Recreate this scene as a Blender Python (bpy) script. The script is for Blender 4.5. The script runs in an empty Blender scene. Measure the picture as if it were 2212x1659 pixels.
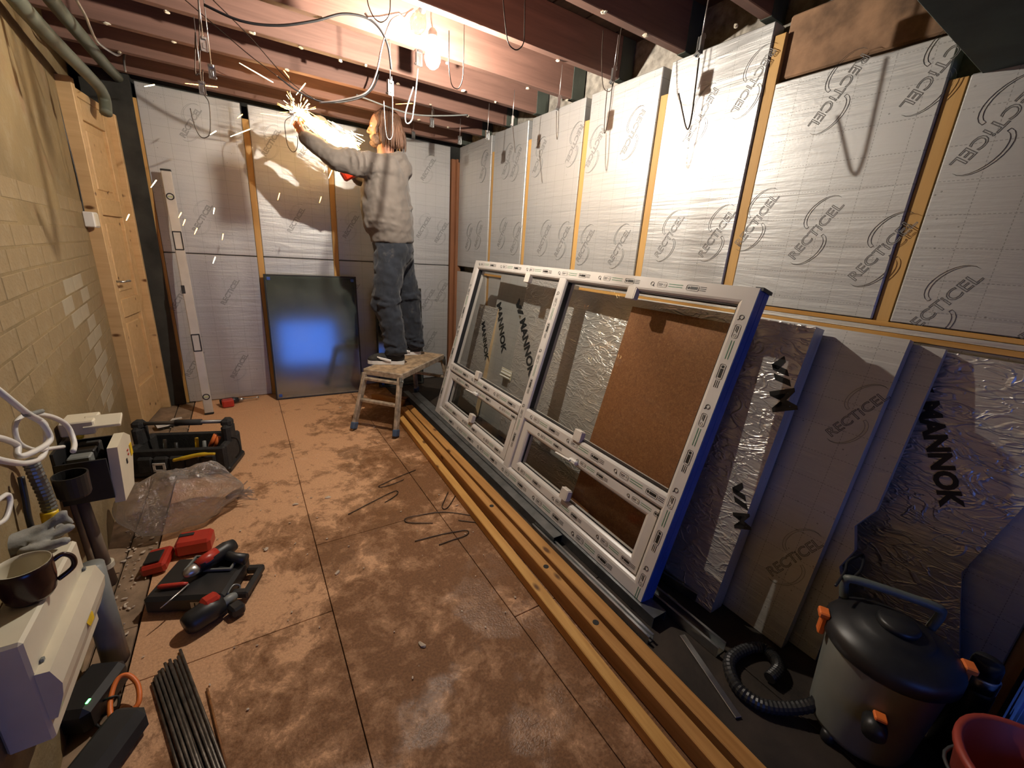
import bpy, math, random
from mathutils import Matrix, Vector, Euler, noise
random.seed(7)
S = bpy.context.scene
COL = S.collection

# ------------------------------------------------------------------ camera
CAM_LOC = Vector((-1.90781, -4.15441, 1.34085))
CAM_ROT = Euler((math.radians(72.8285), math.radians(-3.6348), math.radians(-32.0463)), 'XYZ')
FPX = 898.368
cd = bpy.data.cameras.new('camera'); cam = bpy.data.objects.new('camera', cd); COL.objects.link(cam)
cam.location = CAM_LOC; cam.rotation_euler = CAM_ROT
cd.sensor_width = 36; cd.lens = 36 * FPX / 2212; cd.clip_start = .02
S.camera = cam

# ------------------------------------------------------------------ world (blue dusk outside the rear opening)
w = bpy.data.worlds.new('dusk'); S.world = w; w.use_nodes = True
w.node_tree.nodes['Background'].inputs[0].default_value = (.045, .12, .42, 1)
w.node_tree.nodes['Background'].inputs[1].default_value = 1.2

# ------------------------------------------------------------------ daylight falling in through the rear opening
ld = bpy.data.lights.new('dusk_daylight', 'AREA'); ld.shape = 'RECTANGLE'; ld.size = 1.0; ld.size_y = .85
ld.color = (.08, .22, 1.0); ld.energy = 3.2
lo = bpy.data.objects.new('dusk_daylight', ld); COL.objects.link(lo)
lo.location = (-1.375, -5.76, .5); lo.rotation_euler = (math.radians(90), 0, 0)

# ------------------------------------------------------------------ exposure
S.view_settings.view_transform = 'Standard'; S.view_settings.look = 'None'
S.view_settings.gamma = 1; S.view_settings.use_curve_mapping = False
S.view_settings.exposure = 0.74
S.cycles.max_bounces = 7; S.cycles.diffuse_bounces = 4; S.cycles.glossy_bounces = 3
S.cycles.transparent_max_bounces = 12; S.cycles.transmission_bounces = 6
S.cycles.caustics_reflective = False; S.cycles.caustics_refractive = False
S.cycles.sample_clamp_indirect = 6; S.cycles.use_adaptive_sampling = True; S.cycles.adaptive_threshold = .03

BULB = (-1.052, -1.99, 2.185)
BULB_STRENGTH = 14500.0

# ------------------------------------------------------------------ helpers
_R = CAM_ROT.to_matrix()
def at(x, y, ax, v):
    """measured point: where the sight line of a photo pixel meets the plane coord[ax] = v"""
    d = _R @ Vector(((x - 1106) / FPX, -(y - 829.5) / FPX, -1))
    t = (v - CAM_LOC[ax]) / d[ax]
    return CAM_LOC + d * t

def link(o, parent=None):
    COL.objects.link(o)
    if parent is not None: o.parent = parent
    return o

def empty(name, loc=(0, 0, 0), rot=(0, 0, 0), M=None, parent=None):
    o = bpy.data.objects.new(name, None); o.empty_display_size = .05
    if M is not None: o.matrix_world = M
    else: o.location = loc; o.rotation_euler = rot
    return link(o, parent)

def tag(o, label, cat, group=None, kind=None):
    if label: o['label'] = label
    if cat: o['category'] = cat
    if group: o['group'] = group
    if kind: o['kind'] = kind
    return o

def frame(o, x, y, z=None):
    """matrix with origin o, local x along x, local y towards y"""
    x = Vector(x).normalized(); y = Vector(y); z = x.cross(y).normalized(); y = z.cross(x)
    return Matrix(((x.x, y.x, z.x, o[0]), (x.y, y.y, z.y, o[1]), (x.z, y.z, z.z, o[2]), (0, 0, 0, 1)))

def T(x, y, z): return Matrix.Translation((x, y, z))
def RX(a): return Matrix.Rotation(math.radians(a), 4, 'X')
def RY(a): return Matrix.Rotation(math.radians(a), 4, 'Y')
def RZ(a): return Matrix.Rotation(math.radians(a), 4, 'Z')

class MB:
    def __init__(s): s.v = []; s.f = []; s.m = []; s.cur = 0
    def _add(s, vs, fs, M=None):
        b = len(s.v)
        for p in vs:
            p = Vector(p)
            s.v.append(M @ p if M is not None else p)
        for f in fs: s.f.append([b + i for i in f]); s.m.append(s.cur)
        return s
    def box(s, c, d, M=None, bev=0):
        x, y, z = d[0] / 2, d[1] / 2, d[2] / 2
        if M is None: M = T(*c)
        else: M = M @ T(*c)
        if bev <= 0:
            vs = [(i * x, j * y, k * z) for i in (-1, 1) for j in (-1, 1) for k in (-1, 1)]
            return s._add(vs, [(0, 1, 3, 2), (4, 6, 7, 5), (0, 4, 5, 1), (2, 3, 7, 6), (0, 2, 6, 4), (1, 5, 7, 3)], M)
        b = min(bev, x * .98, y * .98, z * .98)
        vs = []; idx = {}
        for i in (-1, 1):
            for j in (-1, 1):
                for k in (-1, 1):
                    idx[(i, j, k, 0)] = len(vs); vs.append((i * x, j * (y - b), k * (z - b)))
                    idx[(i, j, k, 1)] = len(vs); vs.append((i * (x - b), j * y, k * (z - b)))
                    idx[(i, j, k, 2)] = len(vs); vs.append((i * (x - b), j * (y - b), k * z))
        fs = []
        for i in (-1, 1):
            fs.append([idx[(i, a, c_, 0)] for a, c_ in ((-1, -1), (1, -1), (1, 1), (-1, 1))][::i])
            fs.append([idx[(a, i, c_, 1)] for a, c_ in ((-1, -1), (-1, 1), (1, 1), (1, -1))][::i])
            fs.append([idx[(a, c_, i, 2)] for a, c_ in ((-1, -1), (1, -1), (1, 1), (-1, 1))][::i])
        for i in (-1, 1):
            for j in (-1, 1):
                fs.append([idx[(i, j, -1, 0)], idx[(i, j, -1, 1)], idx[(i, j, 1, 1)], idx[(i, j, 1, 0)]][::-i * j])
                fs.append([idx[(i, -1, j, 0)], idx[(i, -1, j, 2)], idx[(i, 1, j, 2)], idx[(i, 1, j, 0)]][::i * j])
                fs.append([idx[(-1, i, j, 1)], idx[(-1, i, j, 2)], idx[(1, i, j, 2)], idx[(1, i, j, 1)]][::-i * j])
                for k in (-1, 1):
                    fs.append([idx[(i, j, k, 0)], idx[(i, j, k, 1)], idx[(i, j, k, 2)]][::i * j * k])
        return s._add(vs, fs, M)
    def tube(s, path, r, n=8, closed=False, M=None, flat=1.0):
        P = [Vector(p) for p in path]; L = len(P); vs = []; fs = []
        rr = r if isinstance(r, (list, tuple)) else [r] * L
        up = None
        for i, p in enumerate(P):
            if closed: t = (P[(i + 1) % L] - P[i - 1])
            else: t = P[min(i + 1, L - 1)] - P[max(i - 1, 0)]
            if t.length < 1e-9: t = Vector((0, 0, 1))
            t.normalize()
            if up is None:
                up = Vector((0, 0, 1)) if abs(t.z) < .9 else Vector((1, 0, 0))
            a = up - t * up.dot(t)
            if a.length < 1e-6: a = t.orthogonal()
            a.normalize(); b = t.cross(a); up = a
            for k in range(n):
                an = 2 * math.pi * k / n
                vs.append(p + (a * math.cos(an) + b * math.sin(an) * flat) * rr[i])
        for i in range(L if closed else L - 1):
            for k in range(n):
                j = (i + 1) % L
                fs.append((i * n + k, i * n + (k + 1) % n, j * n + (k + 1) % n, j * n + k))
        if not closed:
            fs.append(tuple(range(n))[::-1]); fs.append(tuple((L - 1) * n + k for k in range(n)))
        return s._add(vs, fs, M)
    def lathe(s, prof, n=24, M=None, cap=True):
        vs = []; fs = []
        for r, z in prof:
            for k in range(n):
                a = 2 * math.pi * k / n; vs.append((r * math.cos(a), r * math.sin(a), z))
        for i in range(len(prof) - 1):
            for k in range(n):
                fs.append((i * n + k, i * n + (k + 1) % n, (i + 1) * n + (k + 1) % n, (i + 1) * n + k))
        if cap:
            fs.append(tuple(range(n))[::-1]); fs.append(tuple((len(prof) - 1) * n + k for k in range(n)))
        return s._add(vs, fs, M)
    def prism(s, poly, h, M=None, h0=0):
        n = len(poly)
        vs = [(x, y, h0) for x, y in poly] + [(x, y, h0 + h) for x, y in poly]
        fs = [tuple(range(n))[::-1], tuple(range(n, 2 * n))] + [(i, (i + 1) % n, n + (i + 1) % n, n + i) for i in range(n)]
        return s._add(vs, fs, M)
    def ball(s, c, r, n=12, M=None):
        r = r if isinstance(r, (list, tuple)) else (r, r, r)
        vs = [(0, 0, -1)]; fs = []; m = n // 2
        for i in range(1, m):
            ph = math.pi * i / m - math.pi / 2
            for k in range(n):
                a = 2 * math.pi * k / n; vs.append((math.cos(ph) * math.cos(a), math.cos(ph) * math.sin(a), math.sin(ph)))
        vs.append((0, 0, 1)); top = len(vs) - 1
        for k in range(n):
            fs.append((0, 1 + (k + 1) % n, 1 + k)); fs.append((top, 1 + (m - 2) * n + k, 1 + (m - 2) * n + (k + 1) % n))
            for i in range(m - 2):
                fs.append((1 + i * n + k, 1 + i * n + (k + 1) % n, 1 + (i + 1) * n + (k + 1) % n, 1 + (i + 1) * n + k))
        K = T(*c) @ Matrix.Diagonal((r[0], r[1], r[2], 1))
        return s._add(vs, fs, M @ K if M is not None else K)
    def capsule(s, a, b, ra, rb, n=12, k=6, flat=1):
        a, b = Vector(a), Vector(b); P = []; R = []
        d = (b - a); L = d.length; d.normalize()
        for i in range(k):
            t = math.pi / 2 * (1 - i / k); P.append(a - d * ra * math.sin(t)); R.append(max(ra * math.cos(t), ra * .05))
        for i in range(5): P.append(a.lerp(b, i / 4)); R.append(ra + (rb - ra) * i / 4)
        for i in range(1, k + 1):
            t = math.pi / 2 * i / k; P.append(b + d * rb * math.sin(t)); R.append(max(rb * math.cos(t), rb * .05))
        return s.tube(P, R, n, flat=flat)
    def mesh(s, name, mats, smooth=False):
        me = bpy.data.meshes.new(name); me.from_pydata([tuple(v) for v in s.v], [], s.f)
        for m in (mats if isinstance(mats, (list, tuple)) else [mats]): me.materials.append(m)
        if any(s.m): me.polygons.foreach_set('material_index', s.m)
        if smooth: me.polygons.foreach_set('use_smooth', [True] * len(me.polygons))
        me.validate(); me.update()
        return me
    def build(s, name, mats, parent=None, smooth=False, M=None, loc=None, kind=None):
        o = bpy.data.objects.new(name, s.mesh(name, mats, smooth))
        if M is not None: o.matrix_world = M
        if loc is not None: o.location = loc
        link(o, parent)
        if kind: o['kind'] = kind
        return o

def inst(me, name, parent=None, M=None):
    o = bpy.data.objects.new(name, me)
    if M is not None: o.matrix_world = M
    return link(o, parent)

def bez(pts, n=8):
    """catmull-rom through points"""
    P = [Vector(p) for p in pts]; out = []
    for i in range(len(P) - 1):
        p0 = P[max(i - 1, 0)]; p1 = P[i]; p2 = P[i + 1]; p3 = P[min(i + 2, len(P) - 1)]
        for k in range(n):
            t = k / n
            out.append(.5 * ((2 * p1) + (p2 - p0) * t + (2 * p0 - 5 * p1 + 4 * p2 - p3) * t * t + (3 * p1 - p0 - 3 * p2 + p3) * t ** 3))
    out.append(P[-1]); return out

# ------------------------------------------------------------------ materials
class NT:
    def __init__(s, name):
        s.mat = bpy.data.materials.new(name); s.mat.use_nodes = True; s.t = s.mat.node_tree
        s.b = s.t.nodes['Principled BSDF']; s._tc = None
    def n(s, typ, **kw):
        nd = s.t.nodes.new(typ)
        for k, v in kw.items():
            if isinstance(k, str) and k.startswith('_'):
                setattr(nd, k[1:], v)
        return nd
    def l(s, a, b): s.t.links.new(a, b); return s
    def co(s, scale=(1, 1, 1), rot=(0, 0, 0), loc=(0, 0, 0)):
        if s._tc is None: s._tc = s.t.nodes.new('ShaderNodeTexCoord')
        m = s.t.nodes.new('ShaderNodeMapping'); s.l(s._tc.outputs['Object'], m.inputs[0])
        m.inputs['Scale'].default_value = scale; m.inputs['Rotation'].default_value = rot; m.inputs['Location'].default_value = loc
        return m.outputs[0]
    def noise(s, co, scale=5, detail=4, rough=.55, dist=0):
        nd = s.t.nodes.new('ShaderNodeTexNoise'); s.l(co, nd.inputs['Vector'])
        nd.inputs['Scale'].default_value = scale; nd.inputs['Detail'].default_value = detail
        nd.inputs['Roughness'].default_value = rough; nd.inputs['Distortion'].default_value = dist
        return nd.outputs[0]
    def ramp(s, fac, stops):
        nd = s.t.nodes.new('ShaderNodeValToRGB'); s.l(fac, nd.inputs[0]); e = nd.color_ramp.elements
        while len(e) < len(stops): e.new(.5)
        for i, (p, c) in enumerate(stops):
            e[i].position = p; e[i].color = tuple(c) + (1,) if len(c) == 3 else c
        return nd.outputs[0]
    def mix(s, fac, a, b, mode='MIX'):
        nd = s.t.nodes.new('ShaderNodeMix'); nd.data_type = 'RGBA'; nd.blend_type = mode
        for sock, v in ((nd.inputs[0], fac), (nd.inputs[6], a), (nd.inputs[7], b)):
            if hasattr(v, 'is_linked') or hasattr(v, 'links'): s.l(v, sock)
            elif isinstance(v, (int, float)): sock.default_value = v
            else: sock.default_value = tuple(v) + (1,) if len(v) == 3 else v
        return nd.outputs[2]
    def math(s, op, a, b=None, c=None):
        nd = s.t.nodes.new('ShaderNodeMath'); nd.operation = op
        for i, v in enumerate((a, b, c)):
            if v is None: continue
            if isinstance(v, (int, float)): nd.inputs[i].default_value = v
            else: s.l(v, nd.inputs[i])
        return nd.outputs[0]
    def bump(s, h, strength=.3, dist=.01):
        nd = s.t.nodes.new('ShaderNodeBump'); s.l(h, nd.inputs['Height'])
        nd.inputs['Strength'].default_value = strength; nd.inputs['Distance'].default_value = dist
        s.l(nd.outputs[0], s.b.inputs['Normal']); return nd
    def set(s, **kw):
        for k, v in kw.items():
            k = {'rough': 'Roughness', 'metal': 'Metallic', 'col': 'Base Color', 'spec': 'Specular IOR Level', 'trans': 'Transmission Weight', 'alpha': 'Alpha', 'coat': 'Coat Weight', 'ior': 'IOR', 'ec': 'Emission Color', 'es': 'Emission Strength', 'sheen': 'Sheen Weight'}[k]
            if isinstance(v, (int, float)): s.b.inputs[k].default_value = v
            elif isinstance(v, (tuple, list)): s.b.inputs[k].default_value = tuple(v) + (1,) if len(v) == 3 else v
            else: s.l(v, s.b.inputs[k])
        return s

def pm(name, col, rough=.5, metal=0, var=.18, scale=9, bump=0, bscale=40, st=(1, 1, 1), **kw):
    m = NT(name); c = m.co(st)
    f = m.noise(c, scale, 5)
    lo = tuple(max(0, x * (1 - var)) for x in col); hi = tuple(min(1, x * (1 + var)) for x in col)
    m.set(col=m.ramp(f, [(.3, lo), (.7, hi)]), rough=rough, metal=metal, **kw)
    if bump: m.bump(m.noise(c, bscale, 3), bump, .004)
    return m.mat

def wood(name, lo, hi, axis=2, rough=.6, knots=True, dark=(.12, .05, .015), scale=1.0):
    m = NT(name); s = [26 * scale] * 3; s[axis] = 1.6 * scale
    g = m.noise(m.co(tuple(s)), 1, 5, .6, .6)
    s2 = [3] * 3; s2[axis] = .8
    g2 = m.noise(m.co(tuple(s2)), 1.5, 3)
    c = m.ramp(g, [(.28, lo), (.5, tuple((a + b) / 2 for a, b in zip(lo, hi))), (.72, hi)])
    c = m.mix(m.math('MULTIPLY', g2, .5), c, tuple(x * .72 for x in lo))
    if knots:
        s3 = [9] * 3; s3[axis] = 4.0
        v = m.n('ShaderNodeTexVoronoi'); m.l(m.co(tuple(s3)), v.inputs['Vector']); v.inputs['Scale'].default_value = 1
        k = m.ramp(v.outputs['Distance'], [(.06, (1, 1, 1)), (.13, (0, 0, 0))])
        c = m.mix(k, c, dark)
    m.set(col=c, rough=rough, spec=.35)
    m.bump(g, .12, .003)
    return m.mat

def foil(name, base=(.50, .50, .497), rough=.46, metal=.48, grid=True, wrinkle=.25, crease=0.0, seed=0, vert=2):
    m = NT(name); c = m.co(loc=(seed, seed * .7, 0))
    # long soft horizontal rolls and fine grain
    V = (lambda a, b: (a, a, b)) if vert == 2 else (lambda a, b: (a, b, a))
    h1 = m.noise(m.co(V(1.2, 14), loc=(seed, 0, seed)), 1.4, 4, .6, .4)
    h2 = m.noise(c, 70, 2)
    h = m.math('ADD', m.math('MULTIPLY', h1, 1.0), m.math('MULTIPLY', h2, .10))
    if crease:
        w_ = m.noise(m.co(V(2.5, 5), loc=(seed, 3, 1)), 2.2, 3, .5, 1.2)
        r = m.math('SUBTRACT', 1.0, m.math('MULTIPLY', m.math('ABSOLUTE', m.math('SUBTRACT', w_, .5)), 22.0))
        r = m.math('MAXIMUM', r, 0.0)
        w2 = m.noise(m.co(V(5, 11), loc=(seed, 9, 4)), 2.0, 2, .5, 1.0)
        r2 = m.math('MAXIMUM', m.math('SUBTRACT', 1.0, m.math('MULTIPLY', m.math('ABSOLUTE', m.math('SUBTRACT', w2, .5)), 30.0)), 0.0)
        h = m.math('ADD', h, m.math('MULTIPLY', m.math('ADD', r, m.math('MULTIPLY', r2, .5)), crease))
    col = m.mix(m.noise(c, 3, 3), tuple(x * .9 for x in base), tuple(min(1, x * 1.08) for x in base))
    # scattered pin marks
    v = m.n('ShaderNodeTexVoronoi'); m.l(c, v.inputs['Vector']); v.inputs['Scale'].default_value = 34
    pin = m.math('MULTIPLY', m.math('LESS_THAN', v.outputs['Distance'], .10), m.math('GREATER_THAN', m.noise(c, 2.3, 2), .52))
    col = m.mix(m.math('MULTIPLY', pin, .55), col, (.12, .11, .10))
    if grid:
        sp = m.n('ShaderNodeSeparateXYZ'); m.l(c, sp.inputs[0])
        X, Z = sp.outputs[0], sp.outputs[vert]
        def line(a, b):
            f = m.math('ABSOLUTE', m.math('SUBTRACT', m.math('FRACT', m.math('MULTIPLY', a, 10.0)), .5))
            ln = m.math('LESS_THAN', f, .0115)
            ds = m.math('LESS_THAN', m.math('FRACT', m.math('MULTIPLY', b, 95.0)), .6)
            return m.math('MULTIPLY', ln, ds)
        g = m.math('MAXIMUM', line(X, Z), line(Z, X))
        col = m.mix(m.math('MULTIPLY', g, .55), col, (.16, .15, .14))
    m.set(col=col, rough=rough, metal=metal)
    m.bump(h, wrinkle, .02)
    return m.mat
# ------------------------------------------------------------------ material library
M_FOIL = foil('foil_grid')
M_FOILB = foil('foil_grid_loose', base=(.66, .65, .63), seed=3.3, wrinkle=.18)
M_FOILW = foil('foil_wrinkled', base=(.62, .59, .56), rough=.34, metal=.55, grid=False, wrinkle=.4, crease=.55, seed=1.7)
M_FOILBY = foil('foil_grid_leaning', base=(.52, .51, .49), seed=3.3, wrinkle=.18, vert=1)
M_FOILWY = foil('foil_wrinkled_leaning', base=(.62, .59, .56), rough=.34, metal=.55, grid=False, wrinkle=.4, crease=.5, seed=2.1, vert=1)
M_FOAM = pm('foam_edge', (.72, .52, .30), .9, bump=.3, bscale=90)
M_FOILEDGE = foil('foil_edge', base=(.62, .6, .57), rough=.4, grid=False, wrinkle=.5, seed=5)
M_STUD = wood('pine_stud', (.48, .26, .075), (.66, .40, .14))
M_STUDR = wood('old_red_stud', (.24, .10, .05), (.36, .17, .085))
M_PINE = wood('pine_door', (.56, .36, .17), (.72, .50, .26), rough=.5)
M_TIMB = wood('timber_long_y', (.46, .21, .042), (.80, .47, .15), axis=1, rough=.5)
M_TIMB2 = wood('timber_long_y_dark', (.34, .145, .035), (.68, .36, .11), axis=1, rough=.55)
M_JOIST = wood('joist_stained', (.17, .092, .070), (.30, .160, .122), axis=0, rough=.6, knots=False)
M_JOISTEND = pm('joist_grey_end', (.06, .07, .055), .8, bump=.2)
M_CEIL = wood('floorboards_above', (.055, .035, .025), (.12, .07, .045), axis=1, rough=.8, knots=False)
M_CONC = pm('rough_concrete', (.30, .27, .23), .95, var=.45, scale=22, bump=.9, bscale=45)
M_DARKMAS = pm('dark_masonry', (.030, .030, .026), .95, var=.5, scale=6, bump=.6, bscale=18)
M_SUB = pm('dark_subfloor', (.03, .022, .016), .95)
M_REAR = pm('rear_room_plaster', (.30, .28, .24), .9)
M_INK = pm('printed_ink', (.13, .125, .12), .5, var=.1)
M_BLACKINK = pm('black_ink', (.012, .012, .012), .45, var=.2)
M_GREENINK = pm('green_ink', (.05, .22, .10), .5, var=.1)
M_GALV = pm('galvanised_steel', (.46, .47, .47), .32, 1.0, var=.2, scale=14, bump=.05)
M_GALVD = pm('dull_galvanised_steel', (.24, .25, .25), .42, .9, var=.25, scale=12)
M_WIRE = pm('dark_wire', (.06, .045, .035), .45, .7)
M_WIREB = pm('bright_wire', (.62, .60, .58), .35, .9)
M_WHITE = pm('white_plastic', (.74, .72, .68), .38, var=.06)
M_CREAM = pm('aged_white_plastic', (.70, .64, .50), .42, var=.10, scale=5)
M_BLACK = pm('black_plastic', (.018, .018, .019), .42, var=.3)
M_BLACKM = pm('black_matt', (.022, .021, .02), .8, var=.4)
M_GREY = pm('grey_plastic', (.20, .21, .20), .45)
M_RED = pm('red_plastic', (.55, .045, .025), .38, var=.15)
M_ORANGE = pm('orange_plastic', (.80, .19, .04), .45, var=.12)
M_YEL = pm('yellow_tape', (.78, .52, .02), .4, var=.25, scale=30)
M_BLUE = pm('blue_film', (.035, .09, .36), .42, var=.2, st=(1, 1, 1))
M_CLOTHGREY = pm('grey_glove', (.30, .30, .28), .9, bump=.5, bscale=60)

def floor_mat(name, seed):
    m = NT(name); c = m.co(loc=(0, 0, 0))
    big = m.noise(m.co(loc=(seed, 0, 0)), 2.8, 9, .74, .3)
    mid = m.noise(m.co(loc=(seed, 4, 0)), 11, 8, .75, .6)
    fine = m.noise(c, 120, 3)
    tex = m.n('ShaderNodeSeparateXYZ'); m.l(c, tex.inputs[0])
    # more damp towards the near right part of the room
    damp = m.math('MULTIPLY', m.math('ADD', tex.outputs[0], 1.78), .15)
    damp = m.math('ADD', damp, m.math('MULTIPLY', m.math('ADD', tex.outputs[1], 1.2), -.055))
    damp = m.math('MINIMUM', m.math('MAXIMUM', damp, -.12), .13)
    k = m.math('ADD', m.math('ADD', m.math('MULTIPLY', big, .62), m.math('MULTIPLY', mid, .38)), damp)
    base = m.ramp(fine, [(.3, (.56, .315, .170)), (.7, (.70, .40, .22))])
    stain = m.ramp(fine, [(.3, (.15, .066, .024)), (.7, (.25, .115, .046))])
    f = m.ramp(k, [(.53, (0, 0, 0)), (.57, (.6, .6, .6)), (.64, (1, 1, 1))])
    col = m.mix(f, base, stain)
    wet = m.ramp(m.math('ADD', m.noise(m.co(loc=(seed, 1, 2)), 3.1, 4, .6), m.math('MULTIPLY', damp, 1.1)), [(.66, (0, 0, 0)), (.72, (1, 1, 1))])
    m.set(col=col, rough=m.math('SUBTRACT', .72, m.math('MULTIPLY', wet, .34)), spec=.4)
    m.bump(m.math('ADD', m.math('MULTIPLY', m.noise(c, 55, 4, .7), .7), fine), .38, .006)
    return m.mat
M_FLOOR = floor_mat('chipboard_floor', 0.0)

def wall_mat(name, base):
    m = NT(name); c = m.co()
    a = m.noise(c, 1.6, 5, .6, .4); b = m.noise(c, 7, 5, .7)
    col = m.ramp(a, [(.30, tuple(x * .68 for x in base)), (.52, base), (.74, tuple(min(1, x * 1.30) for x in base))])
    col = m.mix(m.math('MULTIPLY', m.ramp(b, [(.52, (0, 0, 0)), (.75, (1, 1, 1))]), .40), col, (.37, .31, .215))
    col = m.mix(m.math('MULTIPLY', m.ramp(m.noise(m.co(loc=(5, 2, 8)), 4, 4), [(.58, (0, 0, 0)), (.72, (1, 1, 1))]), .5), col, (.24, .12, .065))
    m.set(col=col, rough=.85)
    m.bump(m.math('ADD', b, m.math('MULTIPLY', m.noise(c, 60, 3), .4)), .45, .012)
    return m.mat
M_WALL = wall_mat('old_limewashed_wall', (.235, .167, .078))
M_BRICK = wall_mat('old_limewashed_brick', (.275, .198, .102))
M_BRICKW = wall_mat('brick_with_flaking_white_paint', (.37, .31, .215))

def hardboard_mat():
    m = NT('brown_hardboard'); c = m.co()
    f = m.noise(c, 75, 4, .7, 1.5); g = m.noise(c, 14, 4)
    col = m.ramp(f, [(.3, (.20, .072, .020)), (.5, (.30, .115, .034)), (.72, (.44, .20, .075))])
    m.set(col=m.mix(m.math('MULTIPLY', g, .35), col, (.17, .06, .018)), rough=.7); m.bump(f, .15, .002)
    return m.mat
M_HARD = hardboard_mat()

def glass_mat(name, tint=(.8, .84, .82), gl=.04, rough=.02, haze=0):
    m = NT(name); t = m.t; t.nodes.remove(m.b)
    tr = m.n('ShaderNodeBsdfTransparent'); tr.inputs[0].default_value = tint + (1,)
    gs = m.n('ShaderNodeBsdfGlossy'); gs.inputs['Roughness'].default_value = rough
    lw = m.n('ShaderNodeLayerWeight'); lw.inputs[0].default_value = .5
    fr = m.math('ADD', m.math('MULTIPLY', m.math('POWER', lw.outputs['Facing'], 4.5), 1 - gl), gl)
    mx = m.n('ShaderNodeMixShader')
    hz = tr
    if haze:
        df = m.n('ShaderNodeBsdfDiffuse'); df.inputs[0].default_value = (.30, .34, .29, 1)
        hz = m.n('ShaderNodeMixShader'); m.l(m.math('MULTIPLY', m.noise(m.co(), 6, 4), haze * 2), hz.inputs[0]); m.l(tr.outputs[0], hz.inputs[1]); m.l(df.outputs[0], hz.inputs[2])
    m.l(fr, mx.inputs[0]); m.l(hz.outputs[0], mx.inputs[1]); m.l(gs.outputs[0], mx.inputs[2])
    out = [n for n in t.nodes if n.type == 'OUTPUT_MATERIAL'][0]; m.l(mx.outputs[0], out.inputs[0])
    return m.mat
M_GLASS = glass_mat('clear_glass', (.95, .955, .945), .025)
M_GLASSD = glass_mat('grey_green_coated_glass', (.66, .72, .66), .26, .12, .17)

def emit_mat(name, col, st, sample=True):
    m = NT(name); m.set(col=(0, 0, 0), ec=col, es=st, rough=1)
    if not sample:
        try: m.mat.cycles.emission_sampling = 'NONE'
        except Exception: pass
    return m.mat

# ------------------------------------------------------------------ text and print meshes
def text_mesh(name, body, mat, height=.05, outline=0.0, bold=0.0, width=None, extr=.0006):
    cu = bpy.data.curves.new(name, 'FONT'); cu.body = body; cu.size = 1; cu.align_x = 'CENTER'; cu.align_y = 'CENTER'
    cu.resolution_u = 3; cu.offset = bold
    if outline:
        cu.fill_mode = 'NONE'; cu.bevel_depth = outline / height * .72; cu.bevel_resolution = 0
    else:
        cu.extrude = extr / height
    o = bpy.data.objects.new(name, cu); COL.objects.link(o)
    bpy.context.view_layer.update()
    me = bpy.data.meshes.new_from_object(o.evaluated_get(bpy.context.evaluated_depsgraph_get()))
    COL.objects.unlink(o); bpy.data.objects.remove(o)
    me.name = name
    xs = [v.co.x for v in me.vertices]; ys = [v.co.y for v in me.vertices]
    cx, cy = (max(xs) + min(xs)) / 2, (max(ys) + min(ys)) / 2
    sy = height / (max(ys) - min(ys)); sx = width / (max(xs) - min(xs)) if width else sy
    for v in me.vertices: v.co = ((v.co.x - cx) * sx, (v.co.y - cy) * sy, v.co.z * (.35 if outline else 1) * height)
    me.materials.clear(); me.materials.append(mat)
    return me

def join_mesh(name, mes, mats):
    vs = []; fs = []; mi = []
    for k, me in enumerate(mes):
        b = len(vs); vs += [tuple(v.co) for v in me.vertices]
        for p in me.polygons: fs.append([b + i for i in p.vertices]); mi.append(min(k, len(mats) - 1))
    me = bpy.data.meshes.new(name); me.from_pydata(vs, [], fs)
    for m in mats: me.materials.append(m)
    me.polygons.foreach_set('material_index', mi); me.update(); return me

def logo_mesh():
    tx = text_mesh('recticel_text', 'RECTiCEL', M_INK, height=.036, outline=.0011, width=.235)
    mb = MB()
    def swoosh(sgn):
        loop = []
        for k in range(13):
            a = math.radians(172 - 190 * k / 12); loop.append((.062 + .070 * math.cos(a), .026 + .046 * math.sin(a)))
        for k in range(12, -1, -1):
            a = math.radians(172 - 190 * k / 12); q = 1 - (k / 12) ** 2; loop.append((.062 + (.070 - .0085 * q) * math.cos(a) , .026 + (.046 - .0085 * q) * math.sin(a) - .001))
        loop = [(x - .012 * (y - .026) / .046, y) for x, y in loop]
        mb.tube([(sgn * x, sgn * y, 0) for x, y in loop], .0011, 4, closed=True, flat=.35)
    swoosh(1); swoosh(-1)
    sw = mb.mesh('swoosh', M_INK)
    return join_mesh('recticel_logo', [tx, sw], [M_INK])
LOGO = logo_mesh()
MANNOK = text_mesh('mannok_text', 'MANNOK', M_BLACKINK, height=.062, bold=.045, width=.36)
def chevron_mesh():
    mb = MB()
    for k, (a, b) in enumerate(((-.075, -.040), (-.055, -.002), (-.005, .048))):
        if k == 0: mb.prism([(a, .031), (a + .03, .031), (b + .025, -.010), (b + .005, -.031), (b - .01, -.031)][::-1], .0006)
        else: mb.prism([(a, -.031), (a + .034, -.031), (b + .03, .031), (b - .004, .031)], .0006)
    return mb.mesh('chevron_mark', M_BLACKINK)
CHEV = chevron_mesh()

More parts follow.
